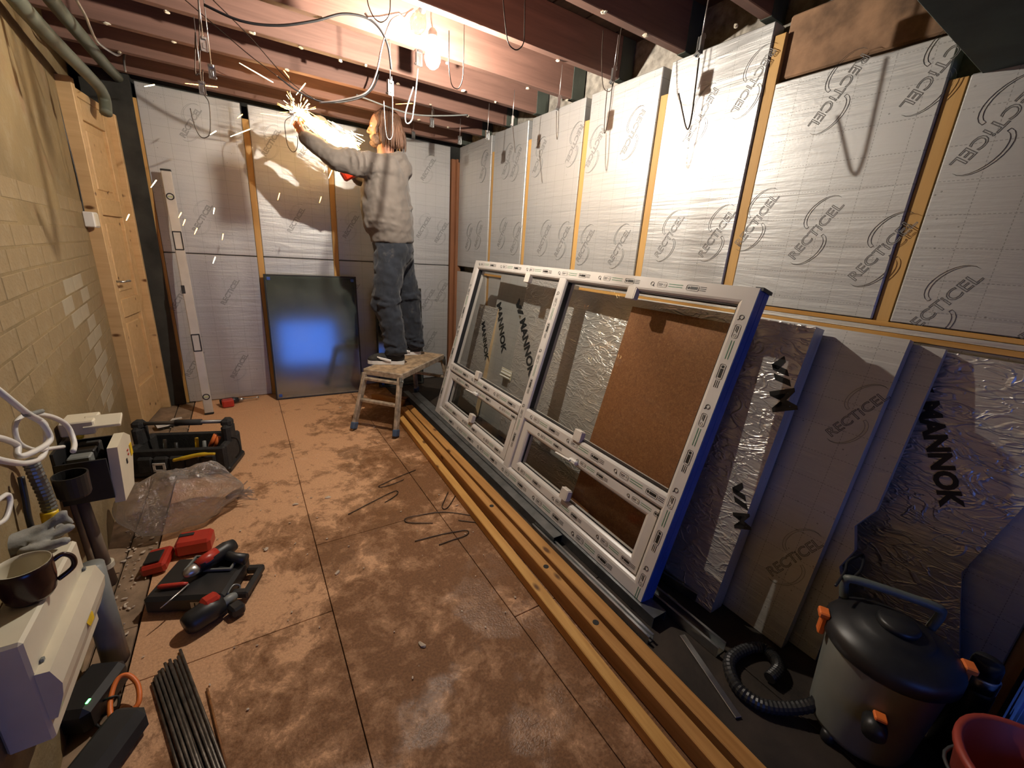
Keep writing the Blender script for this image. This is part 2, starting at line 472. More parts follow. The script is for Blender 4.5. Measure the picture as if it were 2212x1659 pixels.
# ------------------------------------------------------------------ floor
fl = MB(); fl.box((-1.3, -2.6, -.06), (3.4, 6.6, .07))
FLOOR = fl.build('floor', M_SUB); tag(FLOOR, None, None, kind='structure')
M_FLOORD = pm('dark_floor', (.030, .020, .013), .75, var=.5, scale=7, bump=.4, bscale=60)  # much darker colour for the board strips along the right side
def fboard(x0, x1, y0, y1, z=0, mat=None):
    mb = MB(); mb.box(((x0 + x1) / 2, (y0 + y1) / 2, -.0125 + z), (x1 - x0 - .003, y1 - y0 - .003, .025), bev=.0012)
    return mb.build('floor_board', mat or M_FLOOR, FLOOR)
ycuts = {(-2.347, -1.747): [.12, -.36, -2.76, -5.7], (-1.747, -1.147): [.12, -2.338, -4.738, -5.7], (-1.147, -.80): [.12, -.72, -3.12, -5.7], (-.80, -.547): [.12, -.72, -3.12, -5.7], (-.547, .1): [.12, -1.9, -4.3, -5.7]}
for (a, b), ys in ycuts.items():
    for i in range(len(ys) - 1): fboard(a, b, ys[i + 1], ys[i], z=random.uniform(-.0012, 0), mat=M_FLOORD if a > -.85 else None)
M_OLDPLANK = pm('dusty_old_plank', (.28, .19, .12), .9, var=.4, scale=10, bump=.6, bscale=30)
for a, b, ys in [(-2.455, -2.353, [.12, -1.0, -1.9, -2.5, -3.1, -5.7]), (-2.80, -2.46, [.12, -1.55, -2.15, -2.75, -5.7])]:
    for i in range(len(ys) - 1): fboard(a, b, ys[i + 1], ys[i], z=-.004 - random.uniform(0, .003), mat=M_OLDPLANK)

# ------------------------------------------------------------------ left wall (runs slightly askew), with its brick courses
WL0 = Vector((-2.655, -.55, 0)); WD = Vector((.0889, -.996, 0)).normalized(); WN = Vector((.996, .0889, 0)).normalized()
MWL = frame(WL0, WD, (0, 0, 1))     # local x along the wall towards the camera, local y up, local z = x cross y
wn_sign = 1 if MWL.to_3x3().col[2].dot(WN) > 0 else -1
mb = MB(); mb.box((2.3, 1.26, -wn_sign * .1), (6.3, 2.55, .2))
WALL_L = mb.build('wall_left', M_WALL, M=MWL); tag(WALL_L, None, None, kind='structure')
random.seed(3)
bm_ = []
for k in range(3):
    mb = MB(); mb.box((0, 0, 0), (.212, .0665, .012), bev=.0022); bm_.append(mb.mesh('brick', M_BRICK))
mb = MB(); mb.box((0, 0, 0), (.212, .0665, .012), bev=.0022); bmw_ = mb.mesh('brick', M_BRICKW)
cz = .42
row = 0
while cz < 1.50:
    x = .04 + (row % 2) * .11
    while x < 1.95:
        keep = cz < 1.36 or random.random() < .6
        if keep and not (cz < .8 and x > 1.0):
            inst(bmw_ if (abs(x + .1 - .62) < .16 and .35 < cz < 1.12 and random.random() < .8) or (abs(x + .1 - 1.0) < .12 and .8 < cz < 1.1 and random.random() < .7) else random.choice(bm_), 'brick', WALL_L, T(x + .1, cz, wn_sign * (-.0048 + random.uniform(-.0004, .0009))) @ RZ(random.uniform(-.4, .4)))
        x += .2195
    cz += .0735; row += 1

# ------------------------------------------------------------------ back wall: studs and boards
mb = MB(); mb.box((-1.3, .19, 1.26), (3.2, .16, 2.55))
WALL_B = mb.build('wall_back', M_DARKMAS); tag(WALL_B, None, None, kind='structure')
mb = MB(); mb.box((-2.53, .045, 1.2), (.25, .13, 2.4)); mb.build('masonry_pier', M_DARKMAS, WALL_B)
BOARD_T = .07
def wboard(parent, M, w, z0, z1, mat=None, logos=()):
    """insulation board: local x along wall, local y out of the wall face, local z up; face at y=0"""
    mb = MB(); mb.box((w / 2, -BOARD_T / 2, (z0 + z1) / 2), (w, BOARD_T, z1 - z0), bev=.004)
    o = mb.build('insulation_board', mat or M_FOIL, parent, M=M)
    return o
def wall_frame(o, along, out):
    a = Vector(along).normalized(); n = Vector(out).normalized()
    return Matrix(((a.x, n.x, 0, o[0]), (a.y, n.y, 0, o[1]), (a.z, n.z, 1, o[2]), (0, 0, 0, 1)))
def stud(parent, M, x, w, z0, z1, mat, proud=.004, d=.06):
    mb = MB(); mb.box((0, proud - d / 2, (z0 + z1) / 2), (w, d, z1 - z0), bev=.002)
    return mb.build('stud', mat, parent, M=M @ T(x, 0, 0))
# back wall: out = -Y ; along = -X keeps the frame right handed (x cross y = z)
MBK = wall_frame((0, 0, 0), (-1, 0, 0), (0, -1, 0))
segs = [(.075, .552), (.598, 1.147), (1.193, 1.737), (1.783, 2.385)]
blog = [(2.101, 2.107), (2.114, 1.467), (1.801, 1.497), (2.0, .913), (2.005, .286), (1.468, 1.512), (.302, 2.073), (.348, 1.554), (.297, .86), (.15, .933), (1.34, 2.1), (.269, .421), (1.03, 1.5), (2.33, .87), (2.31, .33), (1.6, 2.07), (.72, 2.05), (.75, 1.5), (.7, .9), (1.05, .9), (.16, 1.52), (2.36, 2.08)]
def on(seg, z0, z1): return [(lx - seg[0], lz, a) for lx, lz, a in ALL if seg[0] + .03 < lx < seg[1] - .03 and z0 < lz < z1]
ALL = [(lx, lz, 180 - 58) for lx, lz in blog]
for s in segs:
    for z0, z1 in ((.004, 1.197), (1.203, 2.30)):
        o = wboard(WALL_B, MBK @ T(s[0], 0, 0), s[1] - s[0], z0, z1, None, ())
        for lx, lz, a in on(s, z0, z1):
            # print reads left to right for the viewer: text x = -local x
            inst(LOGO, 'printed_logo', o, Matrix(((-1, 0, 0, lx), (0, 0, 1, .0007), (0, 1, 0, lz), (0, 0, 0, 1))) @ RZ(58))
for x, mt in ((.035, M_STUDR), (.575, M_STUD), (1.17, M_STUD), (1.76, M_STUD), (2.408, M_STUD)):
    stud(WALL_B, MBK, x, .044, 0, 2.20, mt, proud=-.004)
stud(WALL_B, MBK, .008, .02, 0, 2.20, M_STUDR, proud=.022)

# ------------------------------------------------------------------ right wall: concrete, studs and boards
mb = MB(); mb.box((.17, -2.6, 1.26), (.14, 6.6, 2.55))
WALL_R = mb.build('wall_right', M_CONC); tag(WALL_R, None, None, kind='structure')
MRT = wall_frame((0, 0, 0), (0, 1, 0), (-1, 0, 0))      # local x = +Y, out = -X, z up : right handed
rs = [.02, .70, 1.25, 1.878, 2.458, 3.003, 3.598, 4.2, 4.8]
R180 = [(1.779, 2.048), (1.981, 1.991), (2.28, 2.024), (2.70, 2.02), (2.93, 2.10), (3.27, 1.98), (3.545, 1.985), (3.72, 1.789), (1.397, 2.028), (.549, 2.072), (.95, 2.06), (1.08, 2.03), (4.0, 1.80)]
R0 = [(1.75, 1.458), (1.992, 1.434), (2.291, 1.43), (2.635, 1.487), (2.90, 1.499), (3.075, 1.551), (3.315, 1.505), (3.54, 1.439), (3.737, 1.275), (1.534, 1.475), (.931, 1.511), (.5, 1.5), (.3, 1.48), (1.15, 1.47), (4.0, 1.3)]
tops = [2.30, 2.30, 2.30, 2.30, 2.30, 2.07, 1.945, 1.945]
for i in range(8):
    a, b = rs[i] + .028, rs[i + 1] - .024
    for z0, z1 in ((.004, 1.150), (1.203, tops[i])):
        o = wboard(WALL_R, MRT @ T(-b, 0, 0), b - a, z0, z1, M_FOIL if z0 > 1 else M_FOILB)
        if z0 < 1: continue
        for L, extra in ((R180, 180), (R0, 0)):
            for yy, zz in L:
                if a < yy < b and z0 < zz < z1:
                    # viewer sees -Y to the right: text x = -local x
                    inst(LOGO, 'printed_logo', o, Matrix(((-1, 0, 0, b - yy), (0, 0, 1, .0007), (0, 1, 0, zz), (0, 0, 0, 1))) @ RZ(58 + extra))
for i, y in enumerate(rs):
    stud(WALL_R, MRT, -y, .046, 0, (2.17 if i < 5 else (2.25 if i == 5 else 1.945)), M_STUD if i else M_STUDR, proud=-.010 if i else .02)
# battens that run along the joint at mid height
for z0, z1, pr, mt in ((1.186, 1.202, .006, M_TIMB), (1.168, 1.185, .012, M_FOILEDGE), (1.150, 1.167, .018, M_TIMB)):
    mb = MB(); mb.box((-.0 - pr / 2, -2.42, (z0 + z1) / 2), (pr, 3.9, z1 - z0), bev=.001); mb.build('batten', mt, WALL_R)

# ------------------------------------------------------------------ rear wall with its opening
mb = MB()
for c, d in (((-2.42, -5.65, 1.26), (1.04, .15, 2.55)), ((-.33, -5.65, 1.26), (1.04, .15, 2.55)), ((-1.375, -5.65, .025), (1.06, .15, .08)), ((-1.375, -5.65, 1.75), (1.06, .15, 1.6))): mb.box(c, d)
o = mb.build('wall_rear', M_REAR); tag(o, None, None, kind='structure')

# ------------------------------------------------------------------ ceiling: boards above and joists
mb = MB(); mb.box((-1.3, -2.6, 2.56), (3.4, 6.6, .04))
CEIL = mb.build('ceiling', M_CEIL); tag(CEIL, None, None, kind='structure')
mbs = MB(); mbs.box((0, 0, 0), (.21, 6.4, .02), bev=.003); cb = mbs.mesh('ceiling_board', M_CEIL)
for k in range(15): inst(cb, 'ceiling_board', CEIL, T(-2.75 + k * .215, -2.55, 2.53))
JY = [-.10, -.51, -.92, -1.33, -1.72, -2.13, -2.56, -2.96, -3.37, -4.1, -4.6, -5.1]
mbj = MB(); mbj.box((0, 0, 0), (2.95, .047, .20), bev=.003); jm = mbj.mesh('joist', M_JOIST)
mbe = MB(); mbe.box((0, 0, 0), (.10, .052, .204), bev=.003); jem = mbe.mesh('joist_end', M_JOISTEND)
for y in JY:
    j = inst(jm, 'joist', CEIL, T(-1.385, y + .0235, 2.42))
    inst(jem, 'joist_end', j, T(1.425, 0, 0))
# dropped beam close to the camera
mb = MB(); mb.box((-1.35, -3.76, 2.13), (2.9, .23, .38), bev=.006); mb.build('beam', pm('beam_dark_green', (.035, .055, .04), .7, var=.3, bump=.2), CEIL)
# lump of old timber packed above the boards near the beam
mb = MB(); mb.box((.06, -3.28, 2.2), (.06, .52, .22), bev=.006); mb.build('noggin', pm('stained_plaster', (.26, .15, .085), .9, var=.6, scale=7, bump=.4, bscale=30), CEIL)
# ------------------------------------------------------------------ pine door in its frame on the left wall
DA, DB = Vector((-2.605, -.53, 0)), Vector((-2.545, -.045, 0))
MD = frame(DA, DB - DA, (0, 0, 1))            # x along door (away from camera), y up, z towards wall or room
dz = 1 if MD.to_3x3().col[2].x > 0 else -1
DW = (DB - DA).length
DOOR = empty('door_1', M=MD); tag(DOOR, None, None, kind='structure')
mb = MB()
st = .085
for x0, x1, y0, y1 in ((0, st, .02, 2.05), (DW - st, DW, .02, 2.05), (st, DW - st, .02, .30), (st, DW - st, .78, .90), (st, DW - st, 1.42, 1.52), (st, DW - st, 1.94, 2.05)):
    mb.box(((x0 + x1) / 2, (y0 + y1) / 2, -dz * .02), (x1 - x0, y1 - y0, .04), bev=.003)
mb.build('door_leaf', M_PINE, DOOR)
for y0, y1 in ((.30, .78), (.90, 1.42), (1.52, 1.94)):
    p = MB(); p.box((DW / 2, (y0 + y1) / 2, -dz * .026), (DW - 2 * st + .01, y1 - y0 + .01, .018))
    p.box((DW / 2, (y0 + y1) / 2, -dz * .017), (DW - 2 * st - .09, y1 - y0 - .09, .014), bev=.006)
    p.build('door_panel', M_PINE, DOOR)
hd = MB(); hd.tube([(.045, 1.02, 0), (.045, 1.02, dz * .045), (.10, 1.022, dz * .05), (.145, 1.018, dz * .048)], .007, 8)
hd.build('door_handle', M_GALV, DOOR, smooth=True)
mb = MB(); mb.box((-.022, 1.06, -dz * .02), (.042, 2.13, .085), bev=.003); mb.build('door_frame', M_PINE, DOOR)
mb = MB(); mb.box((DW + .022, 1.03, dz * .002), (.042, 2.075, .07), bev=.003); mb.build('door_frame', M_PINE, DOOR)
mb = MB(); mb.box((DW / 2, 2.075, -dz * .03), (DW, .045, .06), bev=.003); mb.build('door_frame', M_PINE, DOOR)
# junction box on the wall by the door
mb = MB(); mb.box((0, 0, 0), (.05, .07, .085), bev=.005); o = mb.build('junction_box', M_WHITE, M=T(-2.618, -.63, 1.385) @ RZ(-5)); tag(o, 'small white junction box on the wall beside the pine door frame', 'junction box')
mb = MB(); mb.box((.026, 0, 0), (.006, .055, .07), bev=.002); mb.build('cover', M_CREAM, o)
def cable(name, pts, r, mat, label, cat='cable', n=8, sm=6, group=None):
    mb = MB(); mb.tube(bez(pts, n), r, sm); o = mb.build(name, mat, smooth=True); tag(o, label, cat, group); return o
cable('cable', [at(x, y, 1, -.60) for x, y in ((183, 466), (165, 380), (140, 280), (115, 180), (88, 90), (80, 60))], .004, M_BLACK, 'thin black cable clipped up the left wall to the junction box', n=4)

# ------------------------------------------------------------------ pipes at the top of the left wall
def pipe(px, xp, r, mat, label):
    pts = [at(x, y, 0, xp) for x, y in px]
    return cable('pipe', pts, r, mat, label, 'pipe', n=6, sm=12)
M_PIPE = pm('grey_green_pipe', (.11, .12, .09), .5, var=.2)
pipe([(20, -20), (60, 28), (120, 92), (180, 152), (215, 190), (226, 215), (229, 245)], -2.50, .03, M_PIPE, 'lower grey pipe along the left wall bending down by the door')
pipe([(95, -20), (140, 35), (190, 95), (228, 140), (255, 168)], -2.46, .03, M_PIPE, 'upper grey pipe under the joists along the left wall')
cable('cable', [at(x, y, 0, -2.38) for x, y in ((160, -10), (185, 35), (195, 60), (212, 92), (250, 118), (262, 115), (270, 112), (268, 130), (271, 155))], .006, M_WIREB, 'thin white wire hanging loose below the pipes')

# ------------------------------------------------------------------ spirit level leaning in the corner
L0 = Vector((-2.235, -.345, .002)); L1 = Vector((-2.282, -.085, 1.765))
ML = frame(L0, L1 - L0, (-1, 0, 0)); LL = (L1 - L0).length
lv = empty('spirit_level', M=ML); tag(lv, 'long white spirit level leaning upright against the foil boards', 'spirit level')
mb = MB(); mb.box((LL / 2, 0, 0), (LL - .02, .058, .026), bev=.004); mb.build('body', pm('level_paint', (.58, .54, .50), .35, .3, var=.1), lv)
for x in (0.006, LL - .006):
    mb = MB(); mb.box((x, 0, 0), (.014, .062, .030), bev=.004); mb.build('end_cap', M_BLACK, lv)
for x in (.56, 1.30):
    b = MB()
    for c, d in (((x - .062, 0, 0), (.008, .052, .034)), ((x + .062, 0, 0), (.008, .052, .034)), ((x, .024, 0), (.125, .007, .034)), ((x, -.024, 0), (.125, .007, .034))): b.box(c, d, bev=.001)
    b.build('handle_grip', M_BLACK, lv)
for x in (.14, 1.60):
    b = MB(); b.lathe([(.017, -.016), (.024, -.016), (.024, .016), (.017, .016), (.017, -.016)], 18, T(x, 0, 0), cap=False)
    v = b.build('vial_ring', M_BLACKM, lv); g = MB(); g.box((x, 0, 0), (.012, .03, .03), bev=.003); g.build('vial', pm('vial_liquid', (.45, .50, .25), .1), v)
b = MB(); b.box((.955, .022, 0), (.06, .022, .030), bev=.002); b.build('centre_vial', M_BLACK, lv)

# ------------------------------------------------------------------ sealed glass units by the back wall
def glass_unit(name, a, b, top, tilt, label, blue=True):
    w = (Vector(b) - Vector(a)).length
    x = (Vector(b) - Vector(a)).normalized(); n = Vector((x.y, -x.x, 0))
    if n.y > 0: n = -n
    up = Vector((0, 0, 1)) * math.cos(tilt) - n * math.sin(tilt)
    M = frame(a, x, up); g = empty(name, M=M); tag(g, label, 'glass pane')
    h = top; e = .011
    m = MB()
    for c, d in (((w / 2, e / 2, 0), (w, e, .03)), ((w / 2, h - e / 2, 0), (w, e, .03)), ((e / 2, h / 2, 0), (e, h, .03)), ((w - e / 2, h / 2, 0), (e, h, .03))): m.box(c, d, bev=.002)
    m.build('edge_seal', M_BLACK, g)
    s = MB(); f = .016
    for c, d in (((w / 2, f, 0), (w - .03, .006, .014)), ((w / 2, h - f, 0), (w - .03, .006, .014)), ((f, h / 2, 0), (.006, h - .03, .014)), ((w - f, h / 2, 0), (.006, h - .03, .014))): s.box(c, d)
    s.build('spacer_bar', M_GALV, g)
    for z in (-.011, .011):
        m = MB(); m.box((w / 2, h / 2, z), (w - .02, h - .02, .004)); m.build('pane', M_GLASSD, g)
    if blue:
        for x_, y_ in ((.035, .035), (.035, h - .035), (w - .035, h - .035)):
            m = MB(); m.box((x_, y_, .0155), (.026, .026, .004), bev=.002); m.build('corner_pad', M_BLUE, g)
    return g
glass_unit('glass_unit', (-1.762, -.172, .001), (-1.035, -.205, .001), 1.07, math.radians(6), 'large dark tinted glass unit leaning on the back wall left of the man')
glass_unit('glass_unit', (-.86, -.14, .001), (-.405, -.15, .001), .97, math.radians(5), 'smaller glass unit standing behind the man in front of the back wall')

# ------------------------------------------------------------------ the white window unit leaning along the right wall
WBL = Vector((-.644, -1.064, .05)); WE = Vector((-.02194, -.99976, 0)); WU = Vector((.25876, -.00568, .96593))
MW = frame(WBL, WE, WU); WW, WH = 2.2785, 1.28
WIN = empty('window_unit', M=MW); tag(WIN, 'large white plastic window with four panes leaning along the right wall', 'window')
M_UPVC = pm('white_upvc', (.60, .56, .52), .34, var=.06, scale=4)
M_DIRTY = pm('scuffed_upvc', (.72, .66, .60), .36, var=.12, scale=30)
FW, FD = .066, .07
def member(name, p0, p1, inward, w, depth, z1, mitre=(True, True), mat=None, parent=None, bead=.018):
    p0 = Vector((p0[0], p0[1], 0)); p1 = Vector((p1[0], p1[1], 0)); d = (p1 - p0).normalized(); i = Vector((inward[0], inward[1], 0))
    prof = [(0, z1 - depth), (0, z1), (w - bead, z1), (w - bead * .55, z1 - .003), (w - bead * .15, z1 - .011), (w, z1 - .02), (w, z1 - depth)]
    vs = []; n = len(prof)
    for a, z in prof: vs.append(p0 + d * (a if mitre[0] else 0) + i * a + Vector((0, 0, z)))
    for a, z in prof: vs.append(p1 - d * (a if mitre[1] else 0) + i * a + Vector((0, 0, z)))
    fs = [tuple(range(n)), tuple(range(2 * n - 1, n - 1, -1))] + [(k, n + k, n + (k + 1) % n, (k + 1) % n) for k in range(n)]
    m = MB(); m._add(vs, fs)
    return m.build(name, mat or M_UPVC, parent or WIN)
def bar(name, p0, p1, w, depth, z1, bead=.016, parent=None):
    """mullion or transom, symmetric section"""
    p0 = Vector((p0[0], p0[1], 0)); p1 = Vector((p1[0], p1[1], 0)); d = (p1 - p0).normalized(); i = Vector((-d.y, d.x, 0)); h = w / 2
    prof = [(-h, z1 - depth), (-h, z1 - .02), (-h + bead * .5, z1 - .004), (-h + bead, z1), (h - bead, z1), (h - bead * .5, z1 - .004), (h, z1 - .02), (h, z1 - depth)]
    n = len(prof); vs = [p0 + i * a + Vector((0, 0, z)) for a, z in prof] + [p1 + i * a + Vector((0, 0, z)) for a, z in prof]
    fs = [tuple(range(n)), tuple(range(2 * n - 1, n - 1, -1))] + [(k, n + k, n + (k + 1) % n, (k + 1) % n) for k in range(n)]
    m = MB(); m._add(vs, fs); return m.build(name, M_UPVC, parent or WIN)
fb = member('frame_bottom', (0, 0), (WW, 0), (0, 1), FW, FD, 0)
ft = member('frame_top', (WW, WH), (0, WH), (0, -1), FW, FD, 0)
ff = member('frame_far_side', (0, WH), (0, 0), (1, 0), FW, FD, 0)
fn = member('frame_near_side', (WW, 0), (WW, WH), (-1, 0), FW, FD, 0)
MX = 1.160
mul = bar('mullion', (MX, FW - .02), (MX, WH - FW + .02), .082, .066, -.001)
tr1 = bar('transom', (FW - .015, .411), (MX - .035, .411), .076, .064, -.002)
tr2 = bar('transom', (MX + .035, .411), (WW - FW + .015, .411), .076, .064, -.002)
# film on the near outer edge of the frame
m = MB()
for k in range(4): m.box((WW + .0012, WH / 2, -.0095 - k * .0172), (.0028 if k % 2 else .0045, WH - .004, .0165), bev=.0008)
m.build('blue_edge_film', M_BLUE, WIN)
m = MB(); m.box((WW - .004, WH - .002, -.035), (.03, .012, .066)); m.build('torn_film', M_BLACK, WIN)
# opening sashes in the two lower lights
def sash(x0, x1, y0, y1):
    s = empty('sash', parent=WIN); w = .058
    for nm, a, b, i in (('sash_rail', (x0, y0), (x1, y0), (0, 1)), ('sash_rail', (x1, y1), (x0, y1), (0, -1)), ('sash_stile', (x0, y1), (x0, y0), (1, 0)), ('sash_stile', (x1, y0), (x1, y1), (-1, 0))):
        member(nm, a, b, i, w, .05, -.010, parent=s, bead=.02)
    p = MB(); p.box(((x0 + x1) / 2, (y0 + y1) / 2, -.040), (x1 - x0 - 2 * w + .012, y1 - y0 - 2 * w + .012, .02)); p.build('pane', M_GLASS, s)
    g = MB(); t = .004
    for c, d in (((x0 + x1) / 2, y0 + w - .001), (x1 - x0 - 2 * w, t)), (((x0 + x1) / 2, y1 - w + .001), (x1 - x0 - 2 * w, t)), ((x0 + w - .001, (y0 + y1) / 2), (t, y1 - y0 - 2 * w)), ((x1 - w + .001, (y0 + y1) / 2), (t, y1 - y0 - 2 * w)): g.box((c[0], c[1], -.033), (d[0], d[1], .012))
    g.build('gasket', M_BLACK, s)
    # cockspur handle on the top rail
    hx = (x0 + x1) / 2 - .02
    h = MB(); h.box((hx, y1 - .034, .0), (.055, .022, .022), bev=.005); h.tube([(hx - .01, y1 - .034, .012), (hx - .05, y1 - .036, .017), (hx - .12, y1 - .04, .018)], [.010, .009, .007], 8, flat=.6)
    h.build('handle', M_WHITE, s, smooth=False)
    return s
s1 = sash(.070, MX - .045, .072, .368)
s2 = sash(MX + .045, WW - .068, .072, .368)
# fixed panes above, with gaskets
for x0, x1 in ((FW, MX - .041), (MX + .041, WW - FW)):
    p = MB(); p.box(((x0 + x1) / 2, (.449 + WH - FW) / 2, -.046), (x1 - x0 + .012, WH - FW - .449 + .012, .02)); p.build('pane', M_GLASS, WIN)
    g = MB(); y0, y1 = .449, WH - FW
    for c, d in ((((x0 + x1) / 2, y0), (x1 - x0, .005)), (((x0 + x1) / 2, y1), (x1 - x0, .005)), ((x0, (y0 + y1) / 2), (.005, y1 - y0)), ((x1, (y0 + y1) / 2), (.005, y1 - y0))): g.box((c[0], c[1], -.03), (d[0], d[1], .03))
    g.build('gasket', M_BLACK, WIN)
# grey packers clipped on
M_PACK = pm('packer_beige', (.66, .60, .53), .5, var=.05)
for x, y in ((.52, .462), (1.66, .462), (.60, .160), (1.70, .160), (.80, 1.20), (1.70, 1.20)):
    p = MB(); p.box((x, y, -.008), (.05, .058, .03), bev=.002); p.box((x + .027, y, -.008), (.006, .05, .028)); p.build('packer', M_PACK, WIN)
# printed factory marks along the profiles
def mark_mesh():
    m = MB(); z = .0004
    def ring(cx, r, w): m.tube([(cx + r * math.cos(a * .5236), r * math.sin(a * .5236), z) for a in range(12)], w, 4, closed=True, flat=.3)
    def rr(x0, x1, y0, y1, w): m.tube([(x0 + .004, y0, z), (x1 - .004, y0, z), (x1, y0 + .004, z), (x1, y1 - .004, z), (x1 - .004, y1, z), (x0 + .004, y1, z), (x0, y1 - .004, z), (x0, y0 + .004, z)], w, 4, closed=True, flat=.3)
    m.cur = 0
    ring(.0, .0085, .0018); m.prism([(.003, -.004), (.011, -.013), (.013, -.010), (.006, -.002)], .0006)
    rr(.028, .078, -.011, .011, .0008); ring(.069, .005, .0006); m.box((.045, .002, z), (.024, .003, .0006)); m.box((.043, -.004, z), (.02, .002, .0006))
    m.cur = 1
    for y in (.006, -.004): m.box((.123, y, z), (.07, .0022, .0006))
    m.cur = 0
    rr(.178, .236, -.011, .011, .0011); m.box((.213, 0, z), (.034, .011, .0006)); m.ball((.188, 0, z), (.006, .006, .0006), 8)
    for y in (.007, 0, -.007): m.box((.255, y, z), (.028, .002, .0006))
    return m.mesh('factory_mark', [M_BLACKINK, M_GREENINK])
MARK = mark_mesh()
def marks(par, p0, d, L, z, off=.02, step=.345, flip=1, sc=1):
    d = Vector((d[0], d[1], 0)); n = Vector((-d.y, d.x, 0)); k = off
    while k < L - .10:
        o = Vector((p0[0], p0[1], z)) + d * k
        inst(MARK, 'printed_mark', par, Matrix(((d.x, n.x, 0, o.x), (d.y, n.y, 0, o.y), (0, 0, 1, o.z), (0, 0, 0, 1))) @ Matrix.Diagonal((sc, sc, 1, 1)))
        k += step
marks(ft, (.06, WH - .026), (1, 0), WW - .1, .0003, .02)
marks(fn, (WW - .027, WH - .09), (0, -1), WH - .1, .0003, .02)
marks(fb, (.05, .024), (1, 0), WW - .1, .0003, .06)
marks(ff, (.024, WH - .1), (0, -1), WH - .15, .0003, .10)
marks(tr1, (.10, .413), (1, 0), MX - .2, -.0017, .02); marks(tr2, (MX + .08, .413), (1, 0), 1.0, -.0017, .02)
marks(mul, (MX, WH - .10), (0, -1), WH - .2, -.0007, .04)
for s_, x0, x1 in ((s1, .12, MX - .1), (s2, MX + .10, WW - .12)):
    r_ = s_
    marks(r_, (x0, .094), (1, 0), x1 - x0, -.0097, .02, sc=.85)
    marks(s_, (x0, .347), (1, 0), x1 - x0, -.0097, .10, sc=.8)

# ------------------------------------------------------------------ boards stacked behind the window
def lean_board(name, y0, y1, xt, zt, xb, th, mat, label, cat='insulation board', zb=.003, poly=None, edge=None, group=None):
    """front face passes (xt, zt) at the top and (xb, zb) on the floor; y0 far, y1 near"""
    up = Vector((xt - xb, 0, zt - zb)); h = up.length
    M = frame((xb, y0, zb), (0, -1, 0), up)      # x towards camera, y up the board, z out towards the room
    o = empty(name, M=M); tag(o, label, cat, group)
    w = y0 - y1
    poly = poly or [(0, 0), (w, 0), (w, h), (0, h)]
    m = MB(); m.prism(poly, th, h0=-th); m.build('core', edge or M_FOAM, o)
    f = MB()
    # faces in a local frame with z up so that the printed grid lies right
    K = Matrix(((1, 0, 0, 0), (0, 0, 1, 0), (0, -1, 0, 0), (0, 0, 0, 1)))
    f.prism([(x, y) for x, y in poly], .0012, h0=.0001)
    fo = f.build('facing', mat, o)
    return o, fo, w, h
b1, b1f, w1, h1 = lean_board('insulation_board', -2.12, -3.49, -.205, 1.168, -.435, .075, M_FOILWY, 'wrinkled foil board directly behind the big window, cut end facing the room', edge=M_FOILEDGE)
b2, b2f, w2, h2 = lean_board('insulation_board', -2.5, -3.722, -.105, 1.163, -.345, .042, M_FOILBY, 'foil board with outlined lettering leaning between the wrinkled board and the ragged one', edge=M_FOILEDGE)
bite = lambda w, h, ys: [(0, 0), (w + .012, 0)] + [(w + dx, y) for y, dx in ys] + [(w, h), (0, h)]
b3, b3f, w3, h3 = lean_board('insulation_board', -2.6, -3.80, -.055, 1.145, -.285, .028, M_FOILBY, 'ragged edged foil board leaning behind the printed one', edge=M_FOILEDGE, poly=bite(1.20, 1.165, [(.30, .0), (.36, -.03), (.44, -.01), (.52, -.035), (.60, 0)]))
mb = MB(); mb.prism([(0, 0), (.62, 0), (.55, .25), (.50, .45), (.55, .70), (.62, 1.13), (0, 1.13)], .012, h0=-.012)
b4 = mb.build('insulation_board', M_FOILWY, M=frame((-.04, -3.52, .004), (0, -1, 0), (.02, 0, 1.13))); tag(b4, 'wrinkled foil board with bold black lettering standing at the right edge against the wall', 'insulation board')
# dark sheet beyond it
mb = MB(); mb.box((0, 0, .56), (.02, .5, 1.12), bev=.002); o = mb.build('dark_sheet', M_BLACKM, M=T(-.035, -4.46, 0) @ RY(1)); tag(o, 'black sheet leaning on the right wall beyond the lettered foil board', 'sheet')
# printing on the loose boards, given by two measured points each
def put_print(parent, me, p0, p1, out, L=None, lift=.002, nm='printed_lettering', up=None):
    p0, p1 = Vector(p0), Vector(p1); x = (p1 - p0).normalized(); c = (p0 + p1) / 2; out = Vector(out).normalized()
    y = out.cross(x)
    Mx = Matrix(((x.x, y.x, out.x, c.x), (x.y, y.y, out.y, c.y), (x.z, y.z, out.z, c.z), (0, 0, 0, 1)))
    xs = [v.co.x for v in me.vertices]; s = (p1 - p0).length / (max(xs) - min(xs))
    Mx = Mx @ T(0, 0, lift) @ Matrix.Diagonal((s, s, 1, 1))
    return inst(me, nm, parent, parent.matrix_basis.inverted() @ Mx if parent.parent is None else Mx)
def plane_pt(px, o):
    """measured point on the front plane of a leaning board"""
    M = o.matrix_basis; O = M.to_translation(); n = M.to_3x3().col[2]
    d = _R @ Vector(((px[0] - 1106) / FPX, -(px[1] - 829.5) / FPX, -1)); t = (O - CAM_LOC).dot(n) / d.dot(n)
    return CAM_LOC + d * t, n
def pp(o, a, b, me, nm='printed_lettering'):
    p, n = plane_pt(a, o); q, _ = plane_pt(b, o); return put_print(o, me, p, q, n, nm=nm)
pp(b4, (2003, 868), (2058, 1098), MANNOK)
pp(b4, (1975, 795), (2003, 852), CHEV)
pp(b2, (1782, 942), (1925, 845), LOGO, 'printed_logo'); pp(b2, (1655, 1240), (1780, 1165), LOGO, 'printed_logo')
pp(b1, (1680, 772), (1694, 838), CHEV); pp(b1, (1592, 1042), (1604, 1103), CHEV)
MM = text_mesh('mannok_m', 'M', M_BLACKINK, height=.06, bold=.02)
